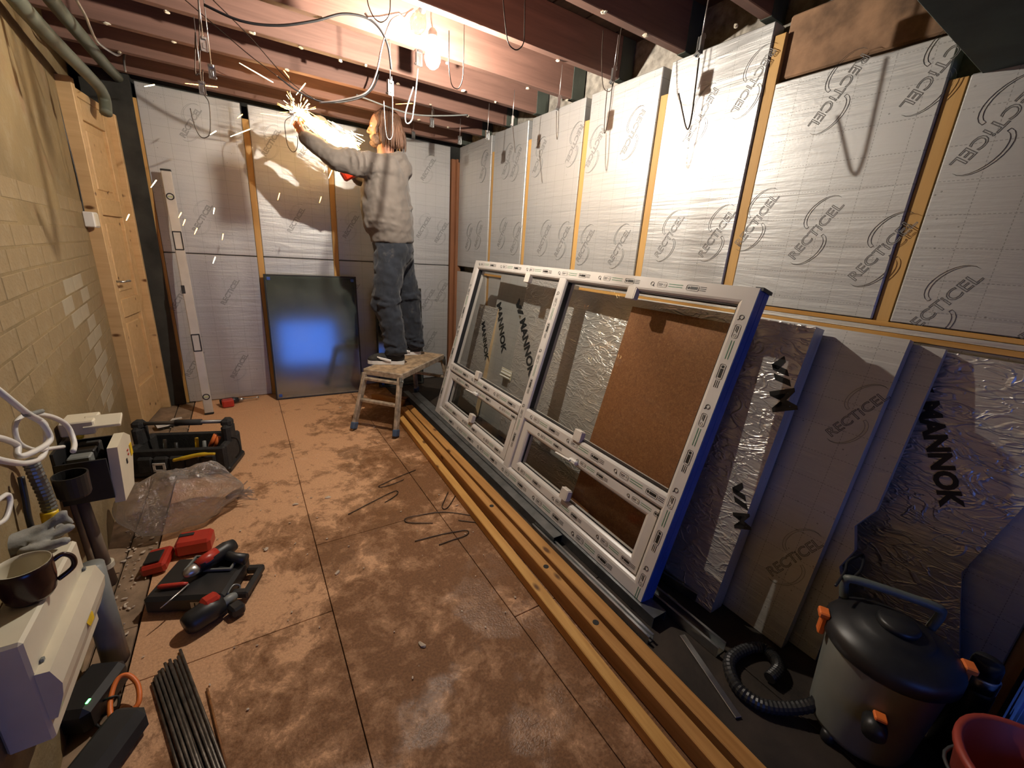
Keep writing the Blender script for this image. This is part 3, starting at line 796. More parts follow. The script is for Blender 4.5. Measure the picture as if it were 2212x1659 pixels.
pp(b1, (1689, 842), (1696, 888), MM); pp(b1, (1601, 1108), (1605, 1143), MM)
hb, hbf, wh_, hh = lean_board('hardboard_sheet', -2.695, -3.285, -.262, 1.135, -.545, .006, M_HARD, 'brown hardboard sheet leaning between the window and the wrinkled foil board', 'hardboard', edge=M_HARD)
# narrower boards seen through the far pane
c1, _, _, _ = lean_board('insulation_board', -1.60, -2.10, -.155, 1.19, -.34, .05, M_FOILWY, 'foil board behind the far pane with one line of bold lettering', edge=M_FOILEDGE)
c2, _, _, _ = lean_board('insulation_board', -.90, -1.22, -.17, .92, -.36, .04, M_FOILWY, 'short foil offcut behind the far pane with a pale foam edge', edge=M_FOAM)
c3, _, _, _ = lean_board('insulation_board', -1.16, -1.59, -.12, 1.19, -.30, .03, M_FOILBY, 'plain foil strip leaning between the short offcut and the lettered board', edge=M_FOILEDGE)
pp(c1, (1118, 648), (1127, 684), CHEV); pp(c1, (1129, 690), (1149, 812), MANNOK); pp(c2, (1044, 696), (1052, 778), MANNOK); pp(c3, (1078, 655), (1089, 762), MANNOK)
# ------------------------------------------------------------------ work platform (hop-up)
PA = Vector((-1.09, -1.13, 0)); PB = Vector((-.555, -.645, 0)); PX = (PB - PA).normalized(); PL = (PB - PA).length
MP = frame(PA, PX, (-PX.y, PX.x, 0)); PZ = .455
ST = empty('work_platform', M=MP); tag(ST, 'paint-spattered folding work platform the man stands on', 'work platform')
M_OLDALU = pm('paint_splashed_aluminium', (.42, .34, .25), .55, .35, var=.45, scale=26, bump=.25, bscale=50)
M_PLY = pm('paint_splashed_platform_deck', (.36, .25, .15), .75, var=.55, scale=18, bump=.35, bscale=40)
M_FOOT = pm('blue_rubber_foot', (.06, .10, .17), .6)
mb = MB(); mb.box((PL / 2, 0, PZ - .012), (PL - .01, .30, .02), bev=.003); mb.build('deck', M_PLY, ST)
for sy in (-1, 1):
    mb = MB(); mb.box((PL / 2, sy * .158, PZ - .022), (PL + .01, .016, .044), bev=.004); mb.build('side_rail', M_OLDALU, ST)
for sx in (0, 1):
    mb = MB(); x = -.004 if sx == 0 else PL + .004
    mb.box((x, 0, PZ - .022), (.016, .32, .042), bev=.004); mb.build('end_rail', M_OLDALU, ST)
    d = -1 if sx == 0 else 1
    for sy in (-1, 1):
        top = Vector((x + .0 * d, sy * .145, PZ - .03)); bot = Vector((x + d * .125, sy * .178, .03))
        Mx = frame(top, bot - top, (0, sy, 0)); L = (bot - top).length
        mb = MB(); mb.box((L / 2, 0, 0), (L, .026, .048), bev=.004); lg = mb.build('leg', M_OLDALU, ST, M=Mx)
        mb = MB(); mb.box((L - .008, 0, 0), (.055, .034, .056), bev=.006); mb.build('rubber_foot', M_FOOT, lg)
        mb = MB(); mb.prism([(0, -.03), (.07, -.02), (.07, .02), (0, .03)], .006, M=T(.0, .016, 0) @ RX(90)); mb.lathe([(.008, 0), (.008, .01)], 10, T(.03, .02, 0) @ RX(-90)); mb.build('hinge_bracket', M_GALV, lg)
    for t in (.50, .10):
        a = Vector((x, -.145, PZ - .03)).lerp(Vector((x + d * .125, -.178, .03)), t); b = Vector((a.x, -a.y, a.z))
        mb = MB(); mb.box((a.x, 0, a.z), (.036, 2 * abs(a.y), .022), bev=.004); mb.build('rung', M_OLDALU, ST)

# ------------------------------------------------------------------ the man
FWD = Vector((-.92, .39, 0)).normalized(); LFT = Vector((-FWD.y, FWD.x, 0))
M_SKIN = NT('skin'); c_ = M_SKIN.noise(M_SKIN.co(), 25, 4)
M_SKIN.set(col=M_SKIN.ramp(c_, [(.3, (.40, .17, .10)), (.7, (.56, .28, .18))]), rough=.55); M_SKIN = M_SKIN.mat
def cloth(name, col, var=.2, dust=None):
    m = NT(name); f = m.noise(m.co(), 5, 5, .6)
    c = m.ramp(f, [(.3, tuple(x * (1 - var) for x in col)), (.7, tuple(x * (1 + var) for x in col))])
    if dust:
        c = m.mix(m.ramp(m.noise(m.co(loc=(3, 1, 2)), 9, 5, .7), [(.60, (0, 0, 0)), (.75, (.8, .8, .8))]), c, dust)
    m.set(col=c, rough=.92, sheen=.15); m.bump(m.noise(m.co((1, 1, 1)), 160, 2), .25, .002)
    return m.mat
M_HOOD = cloth('grey_beige_hoodie', (.145, .122, .104), .16)
M_TROU = cloth('dark_navy_work_trousers', (.016, .020, .029), .3, (.085, .08, .075))
M_HAIR = pm('brown_hair', (.13, .065, .038), .55, var=.5, scale=40, st=(1, 1, .1))
M_BEARD = pm('greying_beard', (.13, .085, .062), .85, var=.5, scale=60)
def remesh(o, vox, smooth=4, disp=0, dscale=.12, fac=.5):
    m = o.modifiers.new('remesh', 'REMESH'); m.mode = 'VOXEL'; m.voxel_size = vox; m.use_smooth_shade = True
    if smooth:
        s = o.modifiers.new('smooth', 'SMOOTH'); s.iterations = smooth; s.factor = fac
    if disp:
        t = bpy.data.textures.new(o.name + '_folds', 'CLOUDS'); t.noise_scale = dscale; t.noise_depth = 2
        d = o.modifiers.new('folds', 'DISPLACE'); d.texture = t; d.strength = disp; d.mid_level = .5; d.texture_coords = 'LOCAL'
        s = o.modifiers.new('smooth2', 'SMOOTH'); s.iterations = 2
    return o
def loft(mb, rings, n=28):
    """rings: (centre xyz, radius fwd, radius left)"""
    vs = []; fs = []
    for c, a, b in rings:
        for k in range(n):
            t = 2 * math.pi * k / n
            vs.append(Vector(c) + FWD * a * math.cos(t) + LFT * b * math.sin(t))
    for i in range(len(rings) - 1):
        for k in range(n): fs.append((i * n + k, i * n + (k + 1) % n, (i + 1) * n + (k + 1) % n, (i + 1) * n + k))
    fs.append(tuple(range(n))[::-1]); fs.append(tuple((len(rings) - 1) * n + k for k in range(n)))
    mb._add(vs, fs)
def oell(mb, c, rf, rl, ru, pitch=0, n=18):
    """ellipsoid aligned with the body, optionally pitched"""
    K = Matrix(((FWD.x, LFT.x, 0, c[0]), (FWD.y, LFT.y, 0, c[1]), (0, 0, 1, c[2]), (0, 0, 0, 1))) @ RY(pitch)
    mb.ball((0, 0, 0), (rf, rl, ru), n, K)
def finger_chain(mb, base, hx, hz, L, r, bends):
    p = Vector(base); ang = 0
    for i, (seg, bd) in enumerate(zip((.45, .30, .25), bends)):
        ang += math.radians(bd); d = (hx * math.cos(ang) + hz * math.sin(ang)).normalized()
        q = p + d * L * seg; mb.capsule(p, q, r * (1 - .08 * i), r * (1 - .08 * (i + 1)), 8, 3); p = q
def hand(mb, wrist, hx, hz, side, bends=(55, 75, 45)):
    """palm plus five fingers; hx wrist to knuckles, hz palm normal, side +1/-1 puts the thumb"""
    hx = Vector(hx).normalized(); hz = Vector(hz); hz = (hz - hx * hz.dot(hx)).normalized(); hy = hz.cross(hx) * side
    w = Vector(wrist)
    for k in range(4):
        o = (k - 1.5) * .0195
        mb.capsule(w + hx * .012 + hy * o * .7, w + hx * .088 + hy * o, .0145, .0115, 8, 3)
        finger_chain(mb, w + hx * (.092 - .004 * abs(k - 1)) + hy * o * 1.08, hx, hz, (.082, .090, .084, .068)[k], .0085, bends)
    b = w + hx * .028 - hy * .030
    mb.capsule(w + hx * .015 - hy * .012, b, .016, .014, 8, 3)
    d1 = (hx * .75 - hy * .45 + hz * .55).normalized(); d2 = (hx * .65 + hy * .15 + hz * .75).normalized()
    mb.capsule(b, b + d1 * .038, .0125, .0105, 8, 3); mb.capsule(b + d1 * .038, b + d1 * .038 + d2 * .032, .0105, .009, 8, 3)

HC = Vector((-.948, -.795, 2.135))
person = MB()
# torso, neck and limbs under the clothes
loft(person, [((-.90, -.815, 1.25), .09, .14), ((-.905, -.815, 1.40), .11, .15), ((-.93, -.81, 1.65), .12, .16), ((-.935, -.81, 1.84), .11, .17), ((-.935, -.805, 1.92), .07, .10)])
person.capsule((-.93, -.805, 1.88), HC + Vector((.012, 0, -.06)), .062, .058, 14)
SHL, ELL, WRL = Vector((-1.0, -.955, 1.868)), Vector((-1.292, -.885, 1.878)), Vector((-1.462, -.805, 1.995))
SHR, ELR, WRR = Vector((-.87, -.635, 1.868)), Vector((-1.055, -.565, 1.84)), Vector((-1.185, -.655, 1.905))
for a, b, c in ((SHL, ELL, WRL), (SHR, ELR, WRR)):
    person.capsule(a, b, .055, .042, 12); person.capsule(b, c, .042, .027, 12)
HPL, KNL, ANL = Vector((-.945, -.885, 1.29)), Vector((-.985, -.90, .98)), Vector((-.925, -.935, .54))
HPR, KNR, ANR = Vector((-.845, -.755, 1.29)), Vector((-.755, -.705, .99)), Vector((-.690, -.685, .54))
for a, b, c in ((HPL, KNL, ANL), (HPR, KNR, ANR)):
    person.capsule(a, b, .085, .055, 12); person.capsule(b, c, .055, .035, 12)
    person.capsule(c, c + Vector((0, 0, -.035)) + FWD * .06, .035, .03, 10)
# head: cranium, then stacked face slices so that forehead, nose, lips and chin run into one profile
oell(person, HC + FWD * -.012 + Vector((0, 0, .025)), .100, .077, .098, n=24)
FACE = [(.085, .040, .050), (.070, .066, .060), (.055, .080, .066), (.040, .088, .068), (.030, .090, .068), (.018, .086, .066), (.005, .087, .066), (-.010, .089, .064), (-.025, .088, .062), (-.040, .087, .058), (-.052, .088, .054), (-.062, .086, .051), (-.074, .085, .047), (-.088, .083, .042), (-.100, .074, .036), (-.110, .055, .026)]
vs_ = []; fs_ = []; nn = 20
for up_, fw_, hw_ in FACE:
    for k_ in range(nn):
        a_ = 2 * math.pi * k_ / nn; cf = math.cos(a_); fx = fw_ * (abs(cf) ** .85) * (1 if cf > 0 else -.35)
        vs_.append(HC + FWD * fx + LFT * hw_ * math.sin(a_) + Vector((0, 0, up_)))
for i_ in range(len(FACE) - 1):
    for k_ in range(nn): fs_.append((i_ * nn + k_, (i_ + 1) * nn + k_, (i_ + 1) * nn + (k_ + 1) % nn, i_ * nn + (k_ + 1) % nn))
fs_.append(tuple(range(nn))); fs_.append(tuple((len(FACE) - 1) * nn + k_ for k_ in range(nn))[::-1])
person._add(vs_, fs_)
person.capsule(HC + FWD * .086 + Vector((0, 0, .014)), HC + FWD * .103 + Vector((0, 0, -.022)), .0085, .0115, 10, 4)     # nose ridge
for s in (-1, 1):
    person.ball(HC + FWD * .096 + LFT * s * .010 + Vector((0, 0, -.026)), .0085, 8)                                          # nostril wings
    oell(person, HC + FWD * .072 + LFT * s * .036 + Vector((0, 0, -.018)), .018, .020, .018)
    oell(person, HC + FWD * -.008 + LFT * s * .078 + Vector((0, 0, -.012)), .018, .009, .032)
    person.capsule(HC + FWD * .082 + LFT * s * .012 + Vector((0, 0, .028)), HC + FWD * .070 + LFT * s * .046 + Vector((0, 0, .026)), .009, .007, 8, 3)   # brow
person.capsule(HC + FWD * .086 + LFT * .018 + Vector((0, 0, -.050)), HC + FWD * .086 - LFT * .018 + Vector((0, 0, -.050)), .0065, .0065, 8, 3)
person.capsule(HC + FWD * .084 + LFT * .015 + Vector((0, 0, -.061)), HC + FWD * .084 - LFT * .015 + Vector((0, 0, -.061)), .0065, .0065, 8, 3)
hand(person, WRL, (-.50, .16, .85), (.80, .35, .40), 1)
hand(person, WRR, (-.62, -.50, .60), (-.55, -.25, -.80), -1, (50, 70, 50))
body = person.build('person', M_SKIN)
tag(body, 'man in a grey-beige hoodie and dark work trousers cutting overhead with sparks', 'person')
remesh(body, .0055, 3)
for s in (-1, 1):
    e = MB(); oell(e, HC + FWD * .073 + LFT * s * .033 + Vector((0, 0, .008)), .011, .013, .009, n=10); e.cur = 1
    oell(e, HC + FWD * .0815 + LFT * s * .034 + Vector((0, 0, .008)), .004, .006, .006, n=8); e.build('eye', [pm('eye_white', (.7, .66, .62), .2), M_BLACK], body, smooth=True)
# hoodie
h = MB()
loft(h, [((-.905, -.818, 1.372), .150, .180), ((-.905, -.818, 1.395), .160, .188), ((-.91, -.818, 1.44), .160, .186), ((-.92, -.818, 1.47), .176, .200), ((-.938, -.818, 1.56), .184, .206), ((-.945, -.815, 1.66), .178, .206), ((-.940, -.812, 1.76), .165, .212), ((-.935, -.81, 1.84), .150, .205), ((-.930, -.808, 1.90), .118, .160), ((-.925, -.805, 1.95), .092, .112), ((-.925, -.803, 1.975), .082, .094)])
h.capsule(SHL + Vector((.03, .02, -.005)), ELL, .094, .072, 16); h.capsule(ELL, WRL.lerp(ELL, .06), .073, .047, 16)
h.capsule(SHR + Vector((.02, -.02, -.005)), ELR, .092, .072, 16); h.capsule(ELR, WRR.lerp(ELR, .08), .072, .045, 16)
h.capsule(WRL.lerp(ELL, .10), WRL.lerp(ELL, .01), .047, .042, 14); h.capsule(WRR.lerp(ELR, .12), WRR.lerp(ELR, .02), .045, .041, 14)
# hood lying on the upper back
oell(h, Vector((-.925, -.805, 1.945)) - FWD * .075, .075, .125, .055, 20); oell(h, Vector((-.925, -.805, 1.90)) - FWD * .125, .05, .10, .075, 15)
# pocket, hem roll and arm folds
oell(h, Vector((-.91, -.818, 1.50)) + FWD * .155 + LFT * .03, .035, .13, .075)
for k, t in enumerate((.18, .32, .46, .60, .74, .88)):
    p = SHL.lerp(ELL, t); d = (ELL - SHL).normalized(); r = .092 - .02 * t
    ring = []
    for j in range(9):
        a = math.pi * (.15 + 1.1 * j / 8) + k * .9
        u1 = Vector((0, 0, 1)); u2 = d.cross(u1).normalized(); ring.append(p + (u1 * math.cos(a) + u2 * math.sin(a)) * r * .97 + d * (.03 * math.sin(j * .5 + k)))
    h.tube(ring, .011, 6)
for k, z in enumerate((1.50, 1.555, 1.62)):
    ring = [Vector((-.935, -.818, z + .018 * math.sin(j * .55 + k * 1.3))) + FWD * .174 * math.cos(a) + LFT * .197 * math.sin(a) for j, a in ((j, math.radians(30 + 14 * j + k * 20)) for j in range(12))]
    h.tube(ring, .013, 6)
hood = h.build('hoodie', M_HOOD, body); remesh(hood, .0085, 4, .026, .06)
# trousers
t = MB()
loft(t, [((-.885, -.815, 1.20), .10, .165), ((-.89, -.815, 1.27), .142, .185), ((-.893, -.817, 1.33), .150, .182), ((-.90, -.818, 1.40), .146, .172), ((-.90, -.818, 1.43), .142, .168)])
t.capsule(HPL + Vector((.01, .01, -.02)), KNL, .122, .098, 16); t.capsule(KNL, ANL + Vector((0, 0, .04)), .098, .082, 16)
t.capsule(HPR + Vector((-.005, -.005, -.02)), KNR, .118, .095, 16); t.capsule(KNR, ANR + Vector((0, 0, .04)), .095, .080, 16)
for A, B, seed in ((KNL, ANL, 0), (KNR, ANR, 2)):
    for k, q in enumerate((.02, .10, .50, .66, .80, .90, .98)):
        p = A.lerp(B, q); r = .096 - .014 * q
        t.tube([p + FWD * r * math.cos(a) + LFT * r * math.sin(a) + Vector((0, 0, .014 * math.sin(2 * a + k * 1.7 + seed))) for a in (j * .42 + k for j in range(11))], .012 if q > .4 else .015, 6)
oell(t, HPL + LFT * .085 + Vector((-.01, 0, -.17)), .075, .035, .095); oell(t, KNL + FWD * .06 + Vector((0, 0, -.05)), .055, .07, .10)
trou = t.build('trousers', M_TROU, body); remesh(trou, .0085, 3, .03, .06)
# shoes
def shoe(heel, toe):
    heel = Vector(heel); toe = Vector(toe); d = (toe - heel); L = d.length; M = frame(heel, d, Vector((0, 0, 1)).cross(d))
    out = [(0, -.02), (.015, -.034), (.07, -.036), (.14, -.040), (.20, -.047), (.25, -.043), (.283, -.026), (.292, 0), (.283, .024), (.25, .038), (.20, .042), (.14, .036), (.07, .033), (.015, .03), (0, .018)]
    out = [(x * L / .292, y) for x, y in out]
    u = MB(); u.ball((.07 * L / .29, 0, .055), (.075, .036, .05), 14); u.ball((.17 * L / .29, 0, .045), (.10, .040, .040), 14); u.ball((.235 * L / .29, -.003, .036), (.055, .041, .028), 14); u.capsule((.055, 0, .06), (.05, 0, .10), .037, .036, 12)
    o = u.build('shoe', M_BLACKM, body, M=M); remesh(o, .006, 3)
    s = MB(); s.prism([(x, y * 1.03) for x, y in out], .026, h0=.0); s.build('sole', M_WHITE, o)
    for sy in (-1, 1):
        p = MB(); p.tube([(.10, sy * .0385, .030), (.14, sy * .0405, .040), (.18, sy * .040, .050), (.205, sy * .034, .060)], [.009, .011, .009, .004], 6); p.build('side_stripe', M_WHITE, o)
    for k in range(4):
        p = MB(); p.tube([(.115 + k * .022, -.018, .083 - k * .008), (.118 + k * .022, 0, .088 - k * .008), (.115 + k * .022, .018, .083 - k * .008)], .003, 5); p.build('lace', M_BLACK, o)
    return o
SZ = PZ + .0005
shoe((-.872, -.972, SZ), (-1.135, -.862, SZ)); shoe((-.632, -.690, SZ), (-.885, -.640, SZ))
# hair: cap plus shoulder-length strands
hr = MB()
oell(hr, HC + FWD * -.030 + Vector((0, 0, .046)), .102, .090, .088)
oell(hr, HC + FWD * -.060 + Vector((0, 0, -.02)), .078, .088, .10)
hair = hr.build('hair', M_HAIR, body); remesh(hair, .006, 3, .012, .02)
random.seed(11); sb = MB()
for k in range(230):
    a = random.uniform(-2.35, 2.35); a0 = a
    out = -FWD * math.cos(a) + LFT * math.sin(a)
    el = random.uniform(.15, 1.15)
    p0 = HC + FWD * -.03 + Vector((0, 0, .05)) + out * .090 * math.cos(el) * 1.0 + Vector((0, 0, .09 * math.sin(el)))
    r0 = .094 + random.uniform(0, .014)
    L = random.uniform(.10, .165) if abs(a) < 1.9 else random.uniform(.06, .10)
    p1 = HC + FWD * -.032 + out * r0 * (.97 if abs(a) < 1.5 else .86) + Vector((0, 0, .02)); p2 = HC + FWD * -.035 + out * (r0 + random.uniform(-.012, .016)) * (1 if abs(a) < 1.5 else .9) + Vector((0, 0, .03 - L))
    j = Vector((random.uniform(-.012, .012), random.uniform(-.012, .012), 0))
    sb.tube(bez([p0, p1, (p1 + p2) / 2 + out * .006 + j, p2 + j], 3), [.0048] * 7 + [.004, .003, .001], 5)
o_ = sb.build('hair_strands', M_HAIR, hair, smooth=True); o_['kind'] = 'stuff'
bd = MB(); oell(bd, HC + FWD * .050 + Vector((0, 0, -.092)), .046, .044, .030); oell(bd, HC + FWD * .080 + Vector((0, 0, -.041)), .016, .028, .007)
for s in (-1, 1): oell(bd, HC + FWD * .032 + LFT * s * .044 + Vector((0, 0, -.072)), .046, .018, .036); oell(bd, HC + FWD * -.002 + LFT * s * .060 + Vector((0, 0, -.045)), .020, .012, .040)
bo = bd.build('beard', M_BEARD, body); remesh(bo, .006, 2, .008, .012)

# ------------------------------------------------------------------ angle grinder
G0, G1 = Vector((-1.165, -.715, 1.795)), Vector((-1.352, -.715, 2.085)); gd = G1 - G0
MG = frame(G0, gd, (0, 1, 0)); GL = gd.length
gr = empty('angle_grinder', M=MG); tag(gr, 'red and black cordless angle grinder held up by the man', 'angle grinder')
mb = MB(); mb.box((.035, 0, 0), (.075, .078, .085), bev=.012); mb.build('battery', M_RED, gr); mb = MB(); mb.box((.02, .0, -.045), (.03, .05, .012), bev=.003); mb.build('battery_clip', M_BLACK, gr)
mb = MB(); mb.tube([(.07, 0, 0), (.12, 0, 0), (.20, 0, 0), (.27, 0, 0), (.31, 0, 0)], [.036, .030, .028, .034, .036], 14); mb.build('motor_body', M_BLACK, gr, smooth=True)
mb = MB(); mb.tube([(.10, -.0, -.030), (.16, 0, -.034), (.24, 0, -.032)], [.010, .012, .010], 8); mb.build('paddle_switch', M_RED, gr, smooth=True)
mb = MB(); mb.box((.34, 0, 0), (.07, .058, .062), bev=.012); mb.lathe([(.022, 0), (.022, .03), (.018, .036)], 16, T(.352, 0, 0) @ RX(90)); mb.build('gear_head', M_GALVD, gr)
mb = MB(); mb.lathe([(.006, 0), (.058, .0), (.060, .0008), (.058, .0016), (.006, .0016)], 32, T(.352, -.040, 0) @ RX(90)); mb.build('cutting_disc', pm('cutting_disc', (.10, .09, .08), .6, .3), gr)
mb = MB()
mb.tube([(.352 + .064 * math.cos(a), -.041, .064 * math.sin(a)) for a in (math.radians(100 + k * 11) for k in range(17))], .009, 6, flat=.5); mb.build('guard', M_BLACK, gr)
mb = MB(); mb.tube([(.345, 0, .03), (.345, 0, .05), (.345, 0, .13)], [.010, .013, .014], 10); mb.build('side_handle', M_BLACK, gr, smooth=True)

# ------------------------------------------------------------------ sparks
SO = Vector((-1.487, -.785, 2.135)); SE = Vector((-1.115, -.80, 1.945))
M_SPARK = emit_mat('spark_core', (1, .66, .28), 26, False); M_SPARKO = emit_mat('spark_orange', (1, .36, .07), 12, False)
random.seed(5); sp = MB()
def streak(mb, p, d, L, r):
    d = Vector(d).normalized(); p = Vector(p); mb.tube([p - d * L / 2, p + d * L * .2, p + d * L / 2], [r * .25, r, r * .3], 4)
ax = (SE - SO).normalized(); per = ax.cross(Vector((0, 1, 0))).normalized(); pe2 = ax.cross(per)
for k in range(950):
    t = random.random() ** .8 * .37; s = .015 + t * .17
    o = SO + ax * t + per * random.gauss(0, s * .50) + pe2 * random.gauss(0, s * .35)
    d = ax + per * random.gauss(0, .22) + pe2 * random.gauss(0, .2)
    sp.cur = 0 if random.random() < .7 else 1
    streak(sp, o, d, random.uniform(.02, .09), random.uniform(.0010, .0026))
for k in range(150):
    d = Vector((random.gauss(0, 1), random.gauss(0, .6), random.gauss(0, .8))).normalized(); t = random.uniform(.01, .10)
    sp.cur = 0 if random.random() < .6 else 1
    streak(sp, SO + d * t, d, random.uniform(.015, .05), random.uniform(.0008, .0018))
o = sp.build('spark_shower', [M_SPARK, M_SPARKO]); tag(o, 'dense shower of white and orange sparks pouring from the grinder towards the man', 'sparks', kind='stuff')
pl = bpy.data.lights.new('spark_glow', 'POINT'); pl.energy = .4; pl.color = (1, .62, .3); pl.shadow_soft_size = .06
po = bpy.data.objects.new('spark_glow', pl); COL.objects.link(po); po.location = (-1.40, -.84, 2.03)
SPK = [((312, 187, 334, 183), 'left-most spark high by the top of the dark pier'), ((400, 180, 470, 188), 'long flat spark below the joist left of the shower'), ((459, 76, 466, 68), 'short fat spark near the hanging wires'), ((517, 136, 590, 178), 'long spark rising left of the shower'), ((576, 104, 625, 168), 'longest spark rising steeply above the shower'), ((454, 291, 467, 283), 'white spark at the end of the hanging hook'), ((498, 295, 540, 279), 'spark crossing the first back stud'), ((513, 255, 524, 247), None), ((273, 476, 279, 463), 'spark in front of the dark pier'), ((326, 405, 338, 389), 'spark beside the top of the spirit level'), ((386, 470, 392, 459), None), ((395, 487, 400, 474), None), ((420, 506, 426, 493), None), ((461, 462, 463, 449), None), ((480, 518, 482, 505), None), ((460, 569, 465, 555), 'lowest spark falling in front of the board joint'), ((600, 432, 604, 417), None), ((710, 385, 717, 368), None), ((727, 382, 729, 367), None), ((700, 372, 704, 358), None), ((1146, 286, 1184, 294), 'lone bright spark near the right wall'), ((855, 225, 930, 221), None), ((690, 438, 694, 425), None), ((563, 245, 620, 253), None), ((640, 205, 660, 180), None)]
for (x0, y0, x1, y1), lab in SPK:
    yy = -.80 if x0 < 1000 else -1.2
    a, b = at(x0, y0, 1, yy), at(x1, y1, 1, yy); m = MB(); L = (b - a).length
    m.tube([a, a.lerp(b, .6), b], [.0012, .0026, .0022], 5); o = m.build('spark', M_SPARK if (x0 + y0) % 2 else M_SPARKO, smooth=True)
    tag(o, lab or 'small glowing spark streak flying loose below the shower', 'spark', 'loose flying sparks')
# ------------------------------------------------------------------ ceiling hangers: wire, sprung clip and bent hook
def clip_mesh():
    m = MB()
    m.box((0, 0, .03), (.024, .003, .06), bev=.001); m.box((0, -.006, .052), (.018, .010, .012), bev=.002)
    m.box((0, .006, .008), (.032, .012, .006), bev=.001); m.box((-.013, 0, .03), (.003, .012, .056)); m.box((.013, 0, .03), (.003, .012, .056))
    m.box((0, -.004, .022), (.010, .004, .022), bev=.001)
    return m.mesh('clip', M_GALV)
CLIP = clip_mesh()
def wire_part(root, pts, mat, nm='wire', r=.0022, n=6):
    m = MB(); m.tube(bez(pts, n) if len(pts) > 2 else pts, r, 6); return m.build(nm, mat, root, smooth=True, M=T(*root.location).inverted())
def hanger(px, ax, v, label, hook=None, rot=0, top=2.322, mat=None, sc=1.0, hookmat=None, r=.0022):
    p = at(px[0], px[1], ax, v); root = empty('wire_hanger', p)
    tag(root, label, 'wire hanger', 'wire hangers below the joists')
    top = max(top, p.z + .10)
    c = inst(CLIP, 'clip', root, T(0, 0, -.03 * sc) @ RZ(rot) @ Matrix.Scale(sc, 4))
    if p.z + .03 < top: wire_part(root, [Vector((p.x, p.y, p.z + .028 * sc)), Vector((p.x + .004, p.y, top))], mat or M_WIREB, 'wire', r * .8)
    if hook: wire_part(root, [at(x, y, ax, v) for x, y in hook], hookmat or M_WIRE, 'hook', r)
    return root
hanger((843, 190), 1, -1.715, 'wire hanger with a pale hook hanging in front of the man\'s head', [(846, 165), (848, 215), (848, 262), (848, 290), (843, 301), (836, 296), (832, 270), (829, 218)], 20, hookmat=M_WIREB, sc=1.15)
hanger((905, 125), 1, -1.70, 'bright strap hanger beside the glowing bulb', [(903, 148), (898, 200), (893, 240), (890, 258), (882, 267), (876, 262), (877, 240), (893, 188)], 10, hookmat=M_WIREB, r=.004, sc=1.25)
hanger((933, 265), 1, -.915, 'small far hanger right of the man\'s head', [(936, 255), (937, 240), (934, 236), (931, 245)], 0)
XR = -.355
hanger((993, 303), 0, XR, 'clip hanger in front of the corner of the two foil walls')
hanger((1053, 292), 0, XR, 'clip hanger first to the right of the wall corner')
hanger((1107, 262), 0, XR, 'clip hanger second to the right of the wall corner, with a single wire tail', [(1108, 275), (1110, 300), (1113, 330)], 60)
hanger((1207, 222), 0, XR, 'clip hanger with two long thin wires right of the lamp hook', [(1207, 236), (1206, 270), (1204, 300), (1202, 290), (1202, 240)], 60, sc=1.15)
hanger((1325, 162), 0, XR, 'clip hanger with a narrow dark V wire in front of the bright board', [(1323, 180), (1317, 235), (1308, 284), (1305, 278), (1309, 220), (1312, 192)], 60, sc=1.15)
hanger((1345, 32), 0, XR + .02, 'clip hanger with a wide looped wire against the nearest lit joist', [(1344, 50), (1338, 90), (1331, 150), (1322, 190), (1312, 197), (1302, 182), (1300, 120), (1303, 66)], 50, sc=1.15)
hanger((1513, 98), 0, XR, 'clip hanger with a V-shaped wire over the brightest board', [(1510, 125), (1502, 190), (1494, 250), (1487, 278), (1481, 272), (1475, 245), (1466, 202)], 60, sc=1.15, r=.003)
hanger((437, 190), 1, -1.30, 'left hanger with a wide dark hook near the first sparks', [(438, 150), (440, 200), (452, 225), (454, 283), (445, 297), (432, 294), (420, 270), (411, 234)], 0, hookmat=M_WIRE)
hanger((458, 155), 1, -1.70, 'thin twin-wire hanger above the left hook', [(422, 70), (422, 155), (428, 158), (432, 150), (430, 40), (428, 0)], 0, sc=.9)
hanger((440, 95), 1, -1.70, 'upper small hanger high among the left wires', None, 15, sc=.9)
hanger((893, 292), 1, -.115, 'low clip hanger at the top of the back wall right of the man', [(890, 288), (886, 262), (884, 250)], 0)
hanger((630, 245), 1, -.81, 'thin wire hook held at the grinder beside the man\'s fist', [(632, 250), (616, 262), (617, 290), (622, 315), (632, 328), (641, 322), (643, 300), (641, 294)], 0, sc=.8, r=.002)
def hook_only(pxs, ax, v, label, mat=None, r=.0022):
    pts = [at(x, y, ax, v) for x, y in pxs]; m = MB(); m.tube(bez(pts, 6), r, 6)
    o = m.build('wire_hook', mat or M_WIRE, smooth=True); tag(o, label, 'wire hook', 'bare wire hooks hanging from joists')
hook_only([(1003, 30), (1002, 100), (1000, 165), (993, 188), (984, 191), (975, 180), (970, 140), (970, 66)], 1, -2.08, 'U-shaped wire hook hanging just right of the glowing bulb')
hook_only([(1134, 0), (1133, 60), (1131, 92), (1121, 106), (1110, 106), (1098, 92), (1092, 55), (1087, 0)], 1, -2.52, 'U-shaped wire hook under the second joist from the lamp')
hook_only([(843, 0), (842, 25), (835, 42), (822, 48), (808, 38), (797, 15), (792, -8)], 1, -2.10, 'dark wire loop at the top edge above the man')

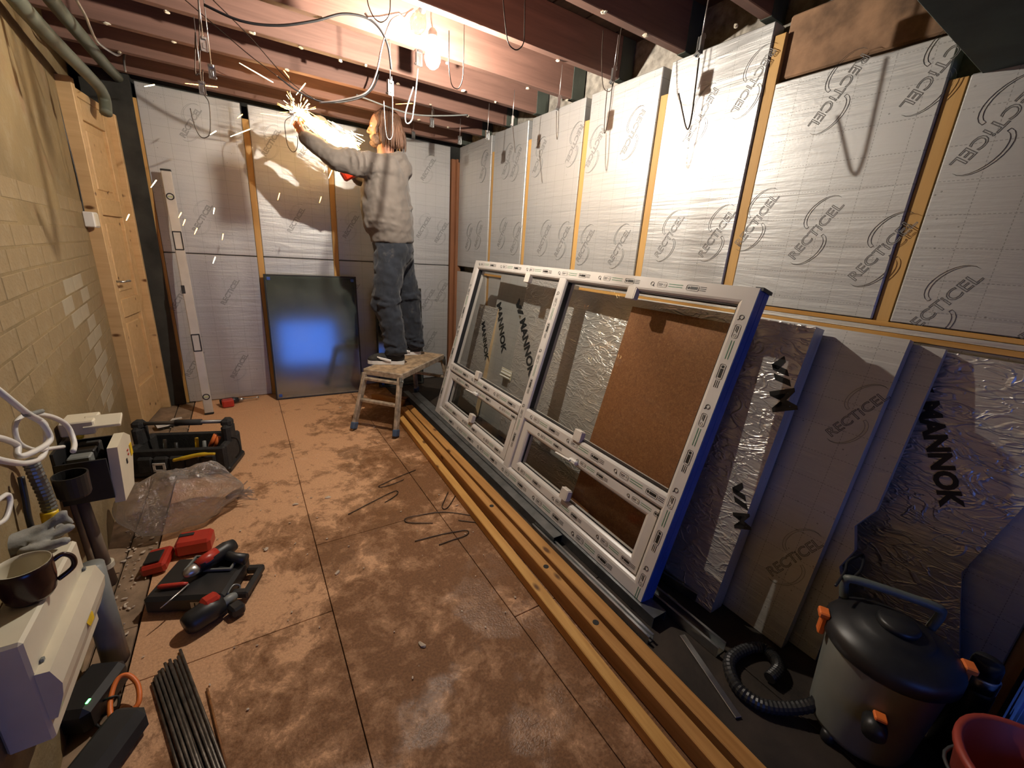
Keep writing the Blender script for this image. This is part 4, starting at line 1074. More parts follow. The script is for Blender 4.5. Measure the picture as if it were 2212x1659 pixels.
# ------------------------------------------------------------------ cables in the joists
cable('cable', [at(x, y, 1, -1.9) for x, y in ((440, 10), (520, 45), (600, 55), (680, 45), (740, 30), (790, 38), (820, 62), (838, 100), (845, 150))], .005, M_BLACK, 'thick black cable drooping between joists above the sparks')
cable('cable', [at(x, y, 1, -1.15) for x, y in ((600, 165), (640, 195), (690, 218), (740, 220), (790, 205), (815, 170), (822, 110), (808, 60))], .0045, M_BLACK, 'black cable sagging behind the sparks towards the lamp')
cable('cable', [at(x, y, 1, -1.9) for x, y in ((690, 222), (740, 216), (790, 200), (812, 160), (825, 100), (838, 60), (850, 40), (880, 28), (896, 24))], .004, M_WIREB, 'pale lamp flex curving from the lamp holder down behind the man')
cable('cable', [at(x, y, 1, -.95) for x, y in ((770, 205), (850, 235), (900, 248), (960, 250), (1010, 248))], .005, M_GREY, 'grey cable crossing the joists right of the man')
cable('cable', [at(x, y, 1, -1.75) for x, y in ((460, 0), (540, 80), (620, 170), (680, 215))], .002, M_WIRE, 'thin dark wire running slantwise through the joists above the sparks')
cable('cable', [at(x, y, 1, -1.6) for x, y in ((400, 0), (470, 60), (540, 120), (600, 165))], .002, M_WIRE, 'thinner dark wire parallel to the slanting one')

# ------------------------------------------------------------------ lamp: lit bulb, unlit bulb
def bulb_mesh(mat, s=1.0):
    m = MB(); prof = [(.0005, -.060), (.012, -.058), (.024, -.048), (.031, -.032), (.032, -.018), (.027, -.002), (.019, .014), (.014, .026)]
    m.lathe([(r * s, z * s) for r, z in prof], 20); return m.mesh('bulb_glass', mat, True)
lamp = empty('pendant_lamp', BULB); tag(lamp, 'glowing bare bulb hanging under the joists', 'lamp')
def lit_glass():
    m = NT('lit_bulb_glass'); t = m.t; t.nodes.remove(m.b)
    tr = m.n('ShaderNodeBsdfTransparent'); em = m.n('ShaderNodeEmission'); em.inputs[0].default_value = (1, .86, .62, 1); em.inputs[1].default_value = 5
    ad = m.n('ShaderNodeAddShader'); m.l(tr.outputs[0], ad.inputs[0]); m.l(em.outputs[0], ad.inputs[1])
    out = [n for n in t.nodes if n.type == 'OUTPUT_MATERIAL'][0]; m.l(ad.outputs[0], out.inputs[0])
    m.mat.cycles.emission_sampling = 'NONE'; return m.mat
inst(bulb_mesh(lit_glass(), 1.15), 'bulb_glass', lamp, T(0, 0, .03))
m = MB(); m.ball((0, 0, .0), (.0105, .0105, .0125), 14); m.build('filament', emit_mat('filament_glow', (1, .905, .775), BULB_STRENGTH), lamp, smooth=True)
m = MB(); m.lathe([(.014, .052), (.014, .075), (.019, .078), (.020, .105), (.012, .118), (.004, .122)], 16); m.build('lamp_holder', M_WHITE, lamp, smooth=True)
m = MB(); m.tube(bez([(0, 0, .12), (-.006, .004, .16), (-.002, .01, .25), (0, .0, .335)], 5), .0035, 6); m.build('flex', M_WHITE, lamp, smooth=True)
q = at(907, 38, 1, -2.02)
ul = empty('unlit_bulb', q); tag(ul, 'unlit clear glass bulb lying on its bent white bracket above the lit one', 'bulb')
inst(bulb_mesh(glass_mat('bulb_clear', (.9, .88, .85), .08), 1.15), 'bulb_glass', ul, RX(60) @ RZ(20))
m = MB(); m.lathe([(.015, .03), (.016, .06), (.008, .066)], 14, RX(60) @ RZ(20)); m.build('cap', M_GALV, ul)
m = MB(); Lb = T(*q).inverted(); m.tube([Lb @ at(x, y, 1, -2.02) for x, y in ((893, 20), (880, 28), (873, 38), (862, 28), (850, 30), (820, 36), (795, 37), (788, 28))], .005, 6); m.build('bracket', M_WHITE, ul)

# ------------------------------------------------------------------ plaster and filler lumps along the joist edges
random.seed(21)
for k, (x, y) in enumerate([(695, 38), (545, 70), (650, 102), (790, 140), (735, 130), (965, 135), (1000, 195), (1070, 220), (1140, 190), (1205, 130), (1305, 25), (1395, 75), (620, 150), (860, 180), (905, 258), (1010, 250), (968, 275), (1855, 25), (1590, 55), (258, 112), (230, 50), (360, 25), (375, 90), (1225, 215), (930, 225)]):
    p = at(x, y, 2, 2.318); m = MB(); m.ball((0, 0, 0), (random.uniform(.008, .018), random.uniform(.006, .014), random.uniform(.004, .008)), 8)
    for v in m.v: v += Vector((random.uniform(-.003, .003), random.uniform(-.003, .003), random.uniform(-.002, .002)))
    o = m.build('plaster_lump', M_CREAM, CEIL, M=T(p.x, p.y, 2.316) @ RZ(random.uniform(0, 180)))
# ------------------------------------------------------------------ left foreground: consumer unit, mug and wiring
BX0, BX1, BY0, BY1, BZ = -2.424, -2.352, -3.13, -2.775, .55
cu = empty('fuse_box', ((BX0 + BX1) / 2, (BY0 + BY1) / 2, BZ)); tag(cu, 'white plastic fuse box on the left wall with the mug on top', 'fuse box')
cL = T(*cu.location).inverted()
m = MB(); m.box((0, 0, -.135), (BX1 - BX0, BY1 - BY0, .27), bev=.006); m.build('case', M_CREAM, cu)
xf = (BX1 - BX0) / 2; yl = BY1 - BY0
m = MB(); m.prism([(0, -.088), (.022, -.090), (.034, -.130), (.030, -.160), (.012, -.215), (0, -.215)], yl * .985, M=T(xf, -yl * .4925, 0) @ Matrix(((1, 0, 0, 0), (0, 0, 1, 0), (0, 1, 0, 0), (0, 0, 0, 1)))); m.build('hinged_lid', M_CREAM, cu)
m = MB(); m.prism([(-.010, -.020), (.010, -.012), (.012, .02), (-.006, .026), (-.012, .0)], .0012, M=T(xf + .0335, .02, -.143) @ RY(82)); m.build('warning_label', M_YEL, cu)
for y_ in (-.14, .16):
    m = MB(); m.box((xf + .004, y_, -.084), (.006, .009, .008), bev=.001); m.build('lid_latch', M_GREY, cu)
# mug
MC = Vector((-2.375, -2.985, BZ + .0005)); mug = empty('mug', MC); tag(mug, 'dark brown mug with a pale inside standing on the fuse box', 'mug')
M_MUGO = pm('mug_brown_glaze', (.035, .014, .010), .22, var=.2); M_MUGI = pm('mug_cream_glaze', (.62, .57, .45), .25, var=.06)
R_ = .0455
m = MB(); m.lathe([(.03, 0), (.034, .002), (.040, .012), (R_ - .001, .04), (R_, .075), (R_, .0855), (R_ - .0012, .0865)], 36, cap=False); m.box((0, 0, .002), (.042, .042, .003)); m.build('outside', M_MUGO, mug, smooth=True)
m = MB(); m.lathe([(R_ - .0008, .0868), (R_ - .003, .0866), (R_ - .0035, .075), (.038, .02), (.030, .008), (.001, .006)], 36, cap=False); m.build('inside', M_MUGI, mug, smooth=True)
hdv = Vector((.93, .37, 0)).normalized()
m = MB(); m.tube(bez([hdv * (R_ - .002) + Vector((0, 0, .070)), hdv * (R_ + .014) + Vector((0, 0, .076)), hdv * (R_ + .027) + Vector((0, 0, .060)), hdv * (R_ + .024) + Vector((0, 0, .035)), hdv * (R_ - .003) + Vector((0, 0, .018))], 6), .0055, 8); m.build('handle', M_MUGO, mug, smooth=True)
# work glove / crumpled gloves behind the mug
random.seed(4)
m = MB()
for a, b, r in (((-.05, 0, .02), (.03, .02, .025), .028), ((.02, .01, .03), (.075, .02, .06), .013), ((.02, -.02, .02), (.08, -.01, .035), .013), ((.0, -.04, .02), (.07, -.05, .02), .013), ((.03, .03, .02), (.06, .055, .015), .013), ((.07, .02, .06), (.082, .02, .03), .011)): m.capsule(a, b, r, r * .9, 10, 4)
o = m.build('work_glove', M_CLOTHGREY, M=T(-2.435, -2.80, BZ + .012) @ RZ(15)); tag(o, 'crumpled grey work glove behind the mug on the fuse box', 'glove'); remesh(o, .006, 3, .01, .02)
# grey waste pipe standing on the floor below
def upright(name, p0, p1, r, mat, label, cat='pipe'):
    m = MB(); m.tube([p0, Vector(p0).lerp(Vector(p1), .5), p1], r, 18); o = m.build(name, mat, smooth=True); tag(o, label, cat); return o
upright('waste_pipe', (-2.385, -2.64, .0), (-2.392, -2.62, .36), .034, M_GREY, 'thick grey waste pipe rising from the floor under the fuse box')
upright('conduit_pipe', (-2.474, -2.21, .0), (-2.48, -2.26, .40), .020, pm('brownish_pipe', (.20, .16, .12), .5), 'brown pipe dropping from the open electrical box to the floor')
upright('thin_pipe', (-2.495, -2.25, .0), (-2.495, -2.29, .42), .010, pm('thin_pipe_brown', (.24, .19, .13), .5), 'thin pipe beside the brown pipe below the electrical box')
m = MB(); m.lathe([(.021, -.012), (.029, -.010), (.029, .010), (.021, .012), (.021, -.012)], 18, T(-2.478, -2.215, .09), cap=False); o = m.build('pipe_collar', M_CREAM); tag(o, 'cream collar around the brown pipe', 'pipe collar')
# open electrical box with white front plate turned to the room
eb = empty('electrical_box', at(200, 1000, 0, -2.43)); tag(eb, 'open black electrical box with a cream cover plate on the left wall', 'electrical box')
m = MB()
for c, d in (((-.0, -.11, -.02), (.13, .008, .15)), ((0, .11, -.02), (.13, .008, .15)), ((0, 0, -.09), (.13, .22, .01)), ((-.06, 0, 0), (.008, .22, .19))): m.box(c, d)
m.build('back_box', M_BLACK, eb)
K = Matrix(((0, 0, 1, 0), (1, 0, 0, 0), (0, 1, 0, 0), (0, 0, 0, 1)))
m = MB(); m.prism([(-.115, -.115), (.03, -.125), (.105, -.02), (.115, .045), (.045, .085), (-.07, .075)], .028, M=T(.062, 0, 0) @ K); cp = m.build('cover_plate', M_CREAM, eb)
m = MB(); m.box((.0915, .082, .0), (.002, .03, .045)); m.build('warning_label', M_YEL, cp)
for y_, z_, mt in ((.0, -.012, M_BLACKM), (.035, .016, M_RED), (.035, .0, M_RED)):
    m = MB(); m.box((.0915, y_, z_), (.002, .012, .006 if mt is M_RED else .018)); m.build('printed_symbol', mt, cp)
m = MB(); m.box((.045, .09, .115), (.10, .06, .012), bev=.002, M=RX(25)); m.build('open_flap', M_CREAM, eb)
for k in range(3):
    m = MB(); m.box((-.01 + .0 * k, -.06 + k * .055, .03), (.06, .045, .06), bev=.004); m.build('switch_module', (M_GREY, M_BLACK, M_BLACKM)[k], eb)
m = MB(); m.box((-.02, .06, .13), (.09, .10, .05), bev=.004); m.build('socket_body', M_CREAM, eb)
m = MB(); m.ball((-.02, .02, .10), (.012, .012, .012), 8); m.build('earth_sleeve', M_YEL, eb)
# cup-shaped dark housing below the plate
m = MB(); m.lathe([(.036, 0), (.040, .008), (.042, .075), (.038, .075), (.037, .010)], 24, cap=False); m.box((0, 0, .006), (.055, .055, .01)); o = m.build('dark_pot', M_BLACK, M=T(*at(163, 1070, 0, -2.425))); tag(o, 'dark open-topped pot fixed under the electrical box', 'pot')
# coiled white cable hung from a nail
cx = at(95, 930, 0, -2.42)
def coil(n, pts_fn, r, mat, label):
    m = MB(); m.tube([pts_fn(t / n) for t in range(n + 1)], r, 8); o = m.build('coiled_cable', mat, smooth=True); tag(o, label, 'cable'); return o
cpx = [(-20, 830), (20, 862), (58, 892), (95, 915), (100, 950), (92, 985), (60, 1000), (20, 998), (-25, 985), (-40, 960), (-10, 945), (35, 960), (40, 985), (75, 975), (108, 950), (92, 915), (62, 895), (110, 900), (145, 920), (160, 955), (158, 975)]
cable('coiled_cable', [at(x, y, 0, -2.36 + .012 * math.sin(i)) for i, (x, y) in enumerate(cpx)], .0065, M_WHITE, 'thick white cable looped in coils on the left wall above the fuse box', n=6, sm=8)
cable('coiled_cable', [at(x, y, 0, -2.37) for x, y in ((58, 892), (36, 910), (33, 935), (45, 960), (80, 972), (115, 968), (137, 965))], .005, M_WHITE, 'thinner white cable loop beside the coiled cable', n=6)
cable('cable_tie', [at(x, y, 0, -2.35) for x, y in ((52, 884), (58, 896), (90, 888))], .006, M_GREY, 'grey tie binding the coiled white cable', 'cable tie', n=4)
# flexible steel conduit with yellow tape
fp = bez([at(x, y, 0, -2.43) for x, y in ((66, 995), (80, 1030), (98, 1070), (110, 1110), (122, 1160))], 10)
m = MB(); m.tube(fp, [.0155 + (.0018 if k % 2 else -.0008) for k in range(len(fp))], 12); fc = m.build('flexible_conduit', M_GALVD); tag(fc, 'ribbed steel conduit with a yellow band running down to the fuse box', 'conduit')
fq = bez([at(x, y, 0, -2.43) for x, y in ((106, 1105), (112, 1130), (118, 1152))], 6); m = MB(); m.tube(fq, .0185, 12); m.build('yellow_band', M_YEL, fc, smooth=True)
cable('cable', [at(x, y, 0, -2.44) for x, y in ((45, 1030), (55, 1080), (62, 1120), (75, 1165))], .007, M_BLACK, 'straight black cable down the wall left of the ribbed conduit')
cable('cable', [at(x, y, 0, -2.40) for x, y in ((-10, 1085), (15, 1068), (22, 1085), (12, 1120), (-10, 1135))], .005, M_WHITE, 'short white cable end at the left picture edge')
# power adapter with a green light, and black cables on the floor
ad = empty('power_adapter', (-2.405, -2.80, .001), (0, 0, math.radians(-22))); tag(ad, 'black power adapter with a green light on the floor by the wall', 'power adapter')
m = MB(); m.box((0, 0, .045), (.10, .17, .085), bev=.016); m.build('body', M_BLACK, ad)
m = MB(); m.box((.035, -.05, .0885), (.006, .014, .003), bev=.001); m.build('light', emit_mat('green_led', (.1, 1, .15), 5), ad)
b2_ = empty('battery_charger', (-2.335, -2.99, .001), (0, 0, math.radians(-28))); tag(b2_, 'rounded black charger block at the bottom left on the floor', 'charger')
m = MB(); m.box((0, 0, .04), (.095, .18, .078), bev=.02); m.build('body', M_BLACKM, b2_)
m = MB(); m.tube(bez([(-.03, -.09, .03), (-.045, -.12, .02), (-.02, -.14, .01), (.01, -.13, .008)], 5), .004, 6); m.build('lead', M_BLACK, b2_, smooth=True)
# orange extension lead
cable('extension_lead', [at(x, y, 2, z) for x, y, z in ((235, 1659, .02), (242, 1600, .02), (240, 1560, .03), (238, 1515, .05), (252, 1470, .07), (275, 1458, .07), (297, 1478, .05), (300, 1515, .03), (282, 1540, .02), (258, 1565, .012), (246, 1600, .012), (240, 1680, .012))], .0068, M_ORANGE, 'orange extension lead looped on the floor beside the adapter', n=8, sm=8)
cable('cable', [at(x, y, 2, z) for x, y, z in ((205, 1525, .03), (230, 1510, .06), (255, 1505, .05), (252, 1530, .03), (225, 1545, .02), (205, 1560, .015), (225, 1575, .012), (262, 1580, .012), (268, 1605, .01), (245, 1659, .01))], .0035, M_BLACK, 'tangled thin black cable around the orange lead')
# ------------------------------------------------------------------ bundle of steel rods and a single rod
random.seed(9); RA = Vector((-2.275, -2.79, 0)); RD = Vector((.10, -.34, 0)).normalized(); RNn = Vector((-RD.y, RD.x, 0))
rm = []
mm = MB(); pth = [(0, 0, 0), (.35, 0, .001), (.80, 0, 0)]; mm.tube(pth, .0045, 6); RODM = mm.mesh('steel_rod', pm('dull_steel_rod', (.16, .14, .12), .45, .7, var=.4, scale=60), True)
LN = 14
for k in range(LN):
    lay = 0 if k < 9 else 1; w = k if lay == 0 else k - 9 + .7
    p = RA - RNn * 0 + Vector((RNn.x, RNn.y, 0)) * (w * .0105) * (1 if RNn.x > 0 else -1) + Vector((0, 0, .0055 + lay * .0085))
    p += RD * random.uniform(-.012, .02) - RD * (w * .0085)
    o = inst(RODM, 'steel_rod', None, frame(p, RD + Vector((random.uniform(-.012, .012), 0, 0)), (-RD.y, RD.x, 0)))
    tag(o, 'thin dull steel rod in the bundle lying at the bottom left', 'steel rod', 'bundle of steel rods')
mm = MB(); mm.tube([(-2.132, -2.893, .005), (-2.105, -3.03, .005), (-2.07, -3.20, .005)], .0035, 6); o = mm.build('rusty_rod', pm('rusty_rod', (.28, .12, .04), .7, .3, var=.4, scale=60), smooth=True); tag(o, 'single rusty rod lying alone right of the rod bundle', 'steel rod')
# ------------------------------------------------------------------ tool cluster: red charger, case, driver, jigsaw-like driver
M_TOOLRED = pm('tool_red', (.46, .035, .02), .34, var=.15)
ch = empty('red_charger', (-2.262, -2.165, .001), (0, 0, math.radians(-8))); tag(ch, 'red battery charger lying behind the black tool case', 'charger')
m = MB(); m.box((.05, .045, .035), (.13, .10, .068), bev=.012); m.build('rear_housing', M_TOOLRED, ch)
m = MB(); m.box((-.065, -.02, .028), (.085, .13, .045), bev=.010, M=RY(-6)); m.build('front_housing', M_TOOLRED, ch)
m = MB(); m.box((-.068, -.03, .057), (.055, .075, .006), bev=.002, M=RY(-6)); m.build('display', M_BLACK, ch)
m = MB(); m.box((.02, .06, .071), (.055, .02, .005), bev=.002); m.build('vent', M_BLACKM, ch)
tc = empty('tool_case', (-2.17, -2.42, .001), (0, 0, math.radians(-24))); tag(tc, 'black tool case lying open among the red tools', 'tool case')
m = MB(); m.box((0, 0, .035), (.27, .22, .07), bev=.012); m.build('body', M_BLACK, tc)
m = MB()
for c, d in (((.165, .07, .03), (.05, .03, .03)), ((.165, -.06, .03), (.05, .03, .03)), ((.19, .005, .03), (.022, .16, .03))): m.box(c, d, bev=.006)
m.build('carry_handle', M_BLACK, tc)
m = MB()
for c, d in (((.02, .10, .078), (.17, .008, .012)), ((.02, .02, .078), (.17, .008, .012)), ((-.062, .06, .078), (.008, .08, .012)), ((.102, .06, .078), (.008, .08, .012))): m.box(c, d, bev=.002)
m.build('open_tray', M_GREY, tc)
m = MB(); m.box((-.02, -.11, .035), (.0, .0, .0)) if False else m.box((.05, -.1105, .035), (.055, .002, .026)); m.build('white_label', M_WHITE, tc)
LT = text_mesh('label_text', '10', M_BLACKINK, .02, width=.03); inst(LT, 'label_text', tc, T(.05, -.1118, .035) @ RX(90))
sd = empty('screwdriver', (-2.245, -2.45, .083), (0, 0, math.radians(-18))); tag(sd, 'red handled screwdriver with a steel tip lying on the tool case', 'screwdriver')
m = MB(); m.tube([(-.05, 0, 0), (-.04, 0, 0), (.03, 0, 0), (.045, 0, 0)], [.006, .009, .0085, .006], 10); m.build('handle', M_RED, sd, smooth=True)
m = MB(); m.tube([(.045, 0, 0), (.05, -.004, 0), (.025, -.07, -.0), (.005, -.105, -.004)], [.0028, .003, .0026, .0014], 8); m.build('shaft', M_WIREB, sd, smooth=True)
dv = empty('drill_driver', (-2.155, -2.40, .074), (0, 0, math.radians(35))); tag(dv, 'red and black drill driver with a silver chuck lying on the tool case', 'drill')
m = MB(); m.tube([(-.02, 0, .032), (.04, 0, .034), (.09, 0, .036), (.125, 0, .036)], [.026, .030, .032, .024], 14); m.build('motor_housing', M_BLACK, dv, smooth=True)
m = MB(); m.tube([(-.022, 0, .036), (.01, 0, .040), (.055, 0, .042)], [.022, .026, .026], 14); m.build('red_shell', M_TOOLRED, dv, smooth=True)
m = MB(); m.tube([(-.02, 0, .031), (-.045, 0, .03), (-.06, 0, .029), (-.07, 0, .029)], [.023, .022, .018, .008], 14); m.build('chuck', M_WIREB, dv, smooth=True)
m = MB(); m.tube([(.075, 0, .03), (.085, -.05, .02), (.10, -.10, .018)], [.021, .019, .022], 12); m.build('grip', M_BLACK, dv, smooth=True)
iw = empty('impact_driver', (-2.15, -2.61, .001), (0, 0, math.radians(28))); tag(iw, 'stubby red and black impact driver on the floor in front of the case', 'drill')
m = MB(); m.tube([(-.06, 0, .04), (-.04, 0, .042), (.02, 0, .045), (.06, 0, .042)], [.030, .040, .042, .034], 16); m.build('motor_housing', M_BLACK, iw, smooth=True)
m = MB(); m.box((.03, .01, .078), (.055, .05, .03), bev=.010); m.build('red_shell', M_TOOLRED, iw)
m = MB(); m.tube([(.05, 0, .035), (.10, .01, .032), (.125, .012, .03)], [.024, .018, .010], 12); m.build('nose', M_GREY, iw, smooth=True)
m = MB(); m.box((.085, -.045, .022), (.045, .05, .04), bev=.008); m.build('battery', M_BLACK, iw)
m = MB(); m.tube(bez([(.09, .02, .05), (.12, .035, .06), (.14, .03, .045), (.125, .015, .03)], 5), .004, 6); m.build('belt_hook', M_GALVD, iw, smooth=True)
# small red drill by the back wall
dr = empty('small_drill', (-2.10, -.16, .001), (0, 0, math.radians(8))); tag(dr, 'small red drill lying at the foot of the back wall beside the level', 'drill')
m = MB(); m.tube([(-.07, 0, .03), (-.03, 0, .032), (.03, 0, .032), (.06, 0, .03)], [.022, .028, .028, .020], 12); m.build('motor_housing', M_BLACK, dr, smooth=True)
m = MB(); m.box((-.02, -.05, .032), (.08, .07, .06), bev=.008); m.build('battery', M_TOOLRED, dr)
m = MB(); m.tube([(.06, 0, .03), (.09, 0, .03), (.10, 0, .03)], [.017, .016, .008], 12); m.tube([(.10, 0, .03), (.19, 0, .028), (.21, 0, .028)], [.004, .004, .010], 8); m.build('chuck', M_GALV, dr, smooth=True)
# ------------------------------------------------------------------ open tool tote
TA = Vector((-2.525, -1.17, .001)); TB = Vector((-2.045, -1.33, .001)); tx = (TB - TA).normalized(); MT = frame(TA, tx, (-tx.y, tx.x, 0)); TL = (TB - TA).length
tt = empty('tool_bag', M=MT); tag(tt, 'open black tool tote with a bar handle on the floor by the door', 'tool bag')
M_NYL = pm('black_nylon', (.020, .019, .018), .85, var=.4, scale=30, bump=.4, bscale=120)
m = MB(); m.box((TL / 2, 0, .02), (TL, .24, .04), bev=.01); m.build('base', M_BLACK, tt)
m = MB(); m.box((TL / 2, -.115, .10), (TL - .03, .022, .15), bev=.01); m.box((TL / 2, .115, .10), (TL - .03, .022, .15), bev=.01); m.build('side_panel', M_NYL, tt)
for x in (.03, TL - .03):
    m = MB(); m.box((x, 0, .10), (.04, .23, .16), bev=.012); m.box((x, 0, .215), (.050, .10, .12), bev=.018); m.box((x, 0, .28), (.056, .066, .05), bev=.014); m.build('end_panel', M_NYL, tt)
m = MB(); m.tube([(.03, 0, .285), (TL - .03, 0, .285)], .011, 12); m.build('bar_handle', pm('steel_bar', (.16, .15, .14), .4, .6), tt, smooth=True)
m = MB(); m.tube([(TL * .42, 0, .285), (TL * .68, 0, .285)], .018, 12); m.build('grip', M_BLACKM, tt, smooth=True)
for k in range(5):
    m = MB(); x = .10 + k * (TL - .2) / 4; m.box((x, -.135, .085), (.075, .03, .10), bev=.010); m.build('pocket', M_NYL, tt)
m = MB(); m.tube(bez([(TL - .26, -.155, .12), (TL - .2, -.160, .135), (TL - .12, -.158, .15), (TL - .05, -.158, .15)], 5), [.010] * 4 + [.012] * 8 + [.008] * 4, 8); m.build('yellow_tool', pm('yellow_tool', (.60, .40, .02), .4), tt, smooth=True)
m = MB(); m.tube([(TL - .13, -.03, .13), (TL - .09, -.02, .21)], [.011, .013], 8); m.build('orange_tool_handle', M_ORANGE, tt, smooth=True)
m = MB(); m.tube([(TL - .10, -.04, .13), (TL - .07, -.03, .20)], [.010, .012], 8); m.build('orange_tool_handle', M_ORANGE, tt, smooth=True)
m = MB()
for c, d in (((TL * .34, -.156, .10), (.06, .004, .012)), ((TL * .34, -.156, .06), (.06, .004, .012)), ((TL * .34 - .024, -.156, .08), (.012, .004, .05)), ((TL * .34 + .024, -.156, .08), (.012, .004, .05))): m.box(c, d)
m.build('white_buckle', M_WHITE, tt)
m = MB(); m.tube(bez([(TL + .0, -.05, .20), (TL + .035, -.06, .19), (TL + .045, -.07, .12), (TL + .02, -.08, .08)], 6), .006, 6, flat=.4); m.build('strap', M_NYL, tt, smooth=True)
for k, (x, y, c_) in enumerate(((.12, .02, M_GREY), (.20, -.03, M_BLACK), (.28, .03, M_YEL), (.34, -.02, M_GREY))):
    m = MB(); m.tube([(x, y, .05), (x + .01, y, .17)], [.012, .010], 8); m.build('tool_in_tote', c_, tt, smooth=True)
# ------------------------------------------------------------------ crumpled clear plastic bag
def plastic():
    m = NT('clear_polythene'); t = m.t; t.nodes.remove(m.b)
    tr = m.n('ShaderNodeBsdfTransparent'); tr.inputs[0].default_value = (.90, .88, .86, 1)
    gl = m.n('ShaderNodeBsdfGlossy'); gl.inputs['Roughness'].default_value = .10
    df = m.n('ShaderNodeBsdfTranslucent'); df.inputs[0].default_value = (.75, .72, .70, 1)
    d2 = m.n('ShaderNodeBsdfDiffuse'); d2.inputs[0].default_value = (.62, .58, .55, 1)
    a = m.n('ShaderNodeMixShader'); a.inputs[0].default_value = .5; m.l(df.outputs[0], a.inputs[1]); m.l(d2.outputs[0], a.inputs[2])
    b = m.n('ShaderNodeMixShader'); b.inputs[0].default_value = .6; m.l(a.outputs[0], b.inputs[1]); m.l(gl.outputs[0], b.inputs[2])
    lw = m.n('ShaderNodeLayerWeight'); lw.inputs[0].default_value = .35
    f = m.math('ADD', m.math('MULTIPLY', lw.outputs['Facing'], .60), .26)
    c = m.n('ShaderNodeMixShader'); m.l(f, c.inputs[0]); m.l(tr.outputs[0], c.inputs[1]); m.l(b.outputs[0], c.inputs[2])
    nz = m.noise(m.co(), 16, 4, .6, 2.0); bp = m.n('ShaderNodeBump'); m.l(nz, bp.inputs['Height']); bp.inputs['Strength'].default_value = .8; bp.inputs['Distance'].default_value = .03
    for nd in (gl, d2): m.l(bp.outputs[0], nd.inputs['Normal'])
    out = [n for n in t.nodes if n.type == 'OUTPUT_MATERIAL'][0]; m.l(c.outputs[0], out.inputs[0]); return m.mat
M_POLY = plastic()
m = MB(); m.ball((0, 0, 0), 1, 64)
vs = []
for v in m.v:
    d = Vector(v).normalized(); x = d.x * .25; y = d.y * .15; z = d.z * .14 + .11
    n1 = noise.noise(Vector((x * 9, y * 9, z * 9))); n2 = 1 - abs(noise.noise(Vector((x * 16 + 5, y * 16, z * 16)))) * 2
    s = 1 + .22 * n1 + .10 * n2
    if x > .12: s *= 1 - (x - .12) * 2.2 + .12 * math.sin(math.atan2(d.z, d.y) * 9)
    p = Vector((x * (1 + .12 * n1), y * s, max(.003, .11 + (z - .11) * s)))
    if x < 0: p.z *= 1 + .0 * x
    vs.append(p)
m.v = vs
o = m.build('plastic_bag', M_POLY, smooth=True, M=T(-2.265, -1.835, .001) @ RZ(6)); tag(o, 'crumpled clear plastic bag on the floor in front of the tool tote', 'plastic bag')
m = MB(); random.seed(8)
for k in range(14):
    a = random.uniform(-.5, .5); m.tube(bez([(.17, 0, .05), (.22, a * .06, .06 + random.uniform(-.03, .03)), (.27 + random.uniform(0, .03), a * .14, .045 + random.uniform(-.035, .045))], 4), [.008] * 3 + [.007] * 3 + [.005] * 3, 5, flat=.25)
m.build('gathered_neck', M_POLY, o, smooth=True)
# ------------------------------------------------------------------ wire hooks and debris on the floor
def floor_hook(px, label):
    m = MB(); m.tube(bez([at(x, y, 2, .004) for x, y in px], 6), .0024, 6); o = m.build('floor_wire_hook', M_WIRE, smooth=True); tag(o, label, 'wire hook', 'wire hooks dropped on the floor')
floor_hook([(898, 1015), (860, 1030), (830, 1044), (818, 1050), (824, 1052), (850, 1045), (872, 1036)], 'wire hook on the floor, farthest of the dropped ones')
floor_hook([(752, 1111), (800, 1086), (840, 1066), (856, 1060), (859, 1066), (845, 1077), (831, 1085)], 'wire hook on the floor lying left of the others')
floor_hook([(968, 1063), (958, 1085), (955, 1096), (962, 1099), (972, 1090), (986, 1066)], 'short wire hook on the floor touching the front timber')
floor_hook([(1025, 1114), (960, 1106), (910, 1112), (880, 1118), (874, 1124), (885, 1129), (935, 1130)], 'long wire hook on the floor across the board joint')
floor_hook([(896, 1169), (950, 1155), (1000, 1146), (1012, 1148), (1005, 1157), (975, 1167), (948, 1177)], 'wire hook on the floor, nearest of the dropped ones')
floor_hook([(1035, 1129), (1000, 1125), (990, 1123)], 'straight piece of wire on the floor beside the front timber')
random.seed(14)
M_DEB = pm('plaster_crumb', (.56, .46, .36), .9, var=.3)
deb = []
for k in range(4):
    m = MB(); m.ball((0, 0, 0), (.010, .006, .003), 7)
    for v in m.v: v += Vector((random.uniform(-.003, .003), random.uniform(-.002, .002), random.uniform(-.001, .001)))
    deb.append(m.mesh('plaster_crumb', M_DEB))
m = MB()
for k in range(420):
    if k < 300: x, y = random.gauss(-2.43, .05), random.uniform(-2.75, -.4)
    else: x, y = random.uniform(-2.3, -.95), random.uniform(-3.2, -.3)
    if x < -2.6 + (-.55 - y) * .089: continue
    s = random.uniform(.25, .9) if k < 300 else random.uniform(.2, .6)
    a = random.random() * 6.28; K = T(x, y, .003 if x > -2.35 else -.001) @ Matrix.Rotation(a, 4, 'Z') @ Matrix.Scale(s, 4)
    m.ball((0, 0, .002), (random.uniform(.006, .017), random.uniform(.004, .010), random.uniform(.002, .005)), 6, K)
o = m.build('plaster_debris', M_DEB); tag(o, 'crumbs of plaster and dust scattered over the floor along the left wall', 'debris', kind='stuff')
